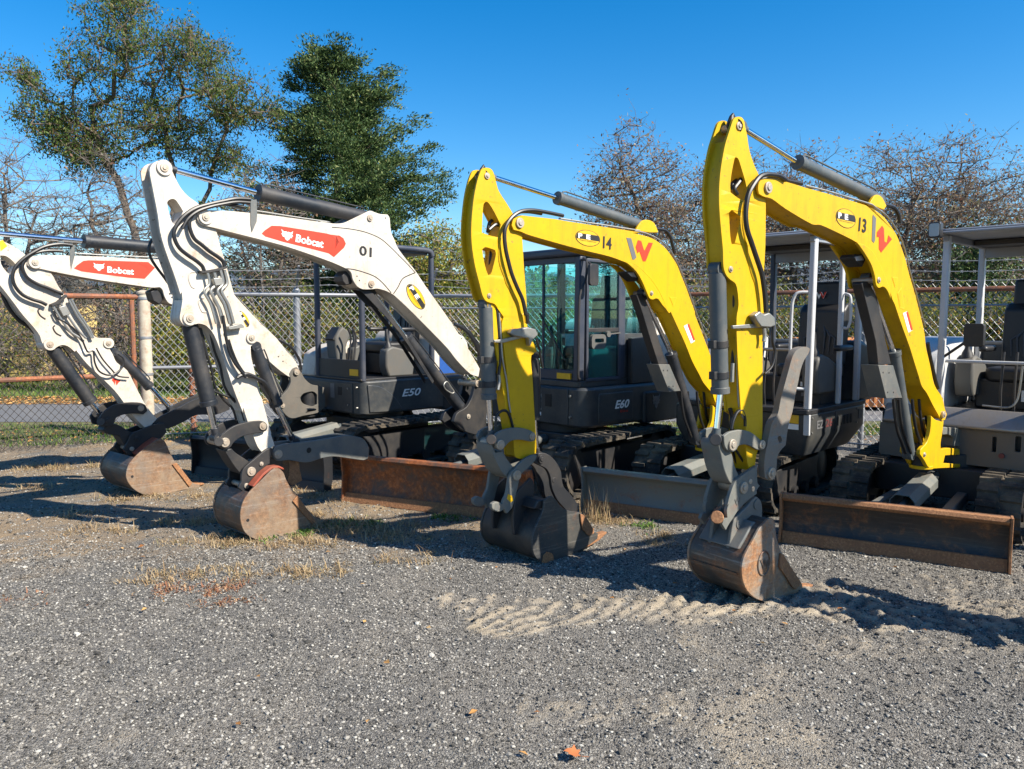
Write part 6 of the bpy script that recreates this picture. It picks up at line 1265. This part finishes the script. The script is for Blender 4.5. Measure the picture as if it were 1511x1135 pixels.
bare((3.0,19.0,0),'round topped autumn tree just right of the number 14 boom',6.55,1.55,24,9000,430,.8)
bare((5.2,20.0,0),'shorter autumn tree between the two yellow booms',6.0,1.8,25,8500,430,.7)
bare((7.6,20.5,0),'autumn tree behind the number 13 arm',6.3,2.1,26,8000,450,.7)
bare((6.5,21.0,0),'autumn tree framed between the number 13 arm and its canopy',6.2,1.7,30,6500,400,.7)
bare((9.6,19.5,0),'broad autumn tree right of the number 13 boom cylinder',6.2,2.2,27,9000,520,.7)
bare((11.6,20.0,0),'large reddish autumn tree near the right canopy',6.5,2.3,28,9000,520,.7)
bare((14.2,21.0,0),'autumn tree at the right edge above the canopy',5.9,2.6,29,9000,520,.6)
gs='overgrown shrubs along the far side of the lane'
def shrub(loc,label,W,H,seed,mat,n=9000,D=.8,bark=BRG,ls=.07,na=150):
    return make_tree('shrub',label,'shrub',loc,[[(0,0,0),(.1,0,H*.3)],[(0,0,.02),(-W*.4,0,H*.35)],[(0,0,.04),(W*.4,0,H*.35)]],[(0,0,H*.55,W,D,H*.45,2),(-W*.55,0,H*.4,W*.5,D*.8,H*.36,1),(W*.55,0,H*.45,W*.5,D*.8,H*.4,1)],na,bark,mat,n,ls,.16,group=gs,seed=seed,twigs=3,twl=.35,rbase=.007,jit=.15)
sh=[(-13.8,16.2,1.6,1.9,LFY,5000,'yellowing thicket at the left edge behind the fence'),(-11.4,16.6,1.5,2.2,LFG,3500,'brown tangled thicket right of the yellow wall'),(-9.0,16.6,1.4,2.3,LFB,2500,'bare brown bramble thicket left of the beige post'),(-6.6,16.2,1.1,2.35,LFY,12000,'bright green bush just left of the beige post'),(-4.6,16.5,1.2,2.2,LFG,7000,'green and red bush right of the beige post'),(-2.4,16.8,1.4,2.3,LFG,6500,'dull green bush behind the left canopy'),
 (-.2,17.2,1.4,2.5,LFG,9000,'olive bush under the cedar'),(2.0,17.0,1.5,2.4,LFG,8500,'olive bush behind the glass cab'),(4.3,17.0,1.5,2.4,LFG,9500,'green brown bush between the yellow booms'),(6.4,17.2,1.4,2.4,LFG,9500,'green brown bush left of the right-hand canopy seat'),(8.3,17.0,1.4,2.4,LFG,9500,'green bush behind the number 13 canopy'),(10.3,17.3,1.5,2.2,LFG,9500,'green bush behind the right fence rail'),(12.4,17.5,1.6,2.2,LFG,9000,'green bush near the right edge'),(14.8,18,1.8,2.6,LFG,8000,'green bush beyond the right edge')]
for i,(x,y,W,H,mt,n,lb) in enumerate(sh): shrub((x,y,0),lb,W,H,60+i,mt,n)
make_tree('small_evergreen','small dark ivy-clad tree in the gap of the right canopy','tree',(10.9,18.2,0),[[(0,0,0),(0,0,3.6)]],[(0,0,2.6,.8,.7,1.1,2),(0,0,1.6,1.1,.8,.9,2)],160,BRG,LFC,14000,.08,.15,seed=91)
make_tree('young_tree','yellow-green young tree under the right side of the cedar','tree',(-1.9,19.3,0),[[(0,0,0),(.1,0,2.0),(0,0,3.2)]],[(0,0,2.9,1.5,1.0,1.1,2),(-.6,0,2.2,1.2,.9,.8,1)],240,BRG,LFY,12000,.08,.16,seed=92)
# distant wood as one mass
def woodline(n,seed):
    rs=np.random.RandomState(seed); x=-34+68*rs.rand(n); y=23+7*rs.rand(n); top=1.9+.9*vn(x,x*0+3,.35,77,3)*2; z=top*rs.rand(n)**.75
    c=np.stack([x,y,z],-1); d=rs.randn(n,3); d/=np.linalg.norm(d,axis=1)[:,None]; q=np.cross(d,rs.randn(n,3)); q/=np.linalg.norm(q,axis=1)[:,None]; l=(.20*(.5+rs.rand(n)))[:,None]
    V=np.stack([c-d*l*.5,c+q*l*.25,c+d*l*.5,c-q*l*.25],1); return tag(npmesh('far_wood',V.reshape(-1,3),np.arange(4)[None]+4*np.arange(n)[:,None],LFG,False),'tangled autumn woodland behind everything','woodland',kind='stuff')
woodline(60000,8)
# hills
hx=np.linspace(-4000,4000,160); prof=120+120*vn(hx,hx*0,.0012,5,4)+60*vn(hx,hx*0,.006,6,3)
V=[];
for k,(yy,f) in enumerate(((2600,0),(3000,.6),(3400,1.0),(4200,.2))): V.append(np.stack([hx,np.full_like(hx,yy),prof*f-5],-1))
V=np.stack(V); n=len(hx); I=np.arange(4*n).reshape(4,n); F=np.stack([I[:-1,:-1],I[:-1,1:],I[1:,1:],I[1:,:-1]],-1).reshape(-1,4)
tag(npmesh('hills',V.reshape(-1,3),F,paint('hazed_hill_forest',(.055,.085,.12),.9,amt=.3,scale=.01,bs=0)),'wooded hills tinted haze blue on the horizon','hills',kind='structure')  # distance haze is put into the bluish forest colour
# buildings glimpsed through the thicket
yb=thing('yellow_shed','pale yellow shed wall half hidden behind the thicket at the left edge','shed',(-13.4,18.6,0))
yl=paint('yellow_siding',(.62,.48,.18),.6,amt=.3,scale=1.5,bs=.05)
build('wall',MB().box(-2.2,2.0,0,2.6,0,2.15),yl,yb,bev=.01); build('roof',MB().prism([(-.25,2.15),(2.85,2.15),(1.3,2.75)],-2.4,2.2,'x'),GRM,yb,bev=.01)
sd_=MB()
for k in range(10): sd_.box(-2.2,2.0,-.018,.0,.08+k*.21,.095+k*.21)
build('siding_board',sd_,yl,yb)
ob=thing('orange_container','orange painted container seen through the fence between the two right machines','container',(5.9,13.0,0),R(-8))
oc=paint('orange_container_paint',(.60,.22,.06),.55,amt=.3,scale=2); build('container_wall',MB().box(-.9,.9,0,1.2,.1,1.25),oc,ob,bev=.01)
mb=MB()
for k in range(13): mb.box(-.85+k*.135,-.80+k*.135,-.03,.0,.16,1.18)
build('corrugation',mb,oc,ob,bev=.005); build('skid',MB().box(-.9,-.7,.02,1.18,0,.1).box(.7,.9,.02,1.18,0,.1),BLK,ob)
scene.cycles.max_bounces=8; scene.cycles.transparent_max_bounces=16
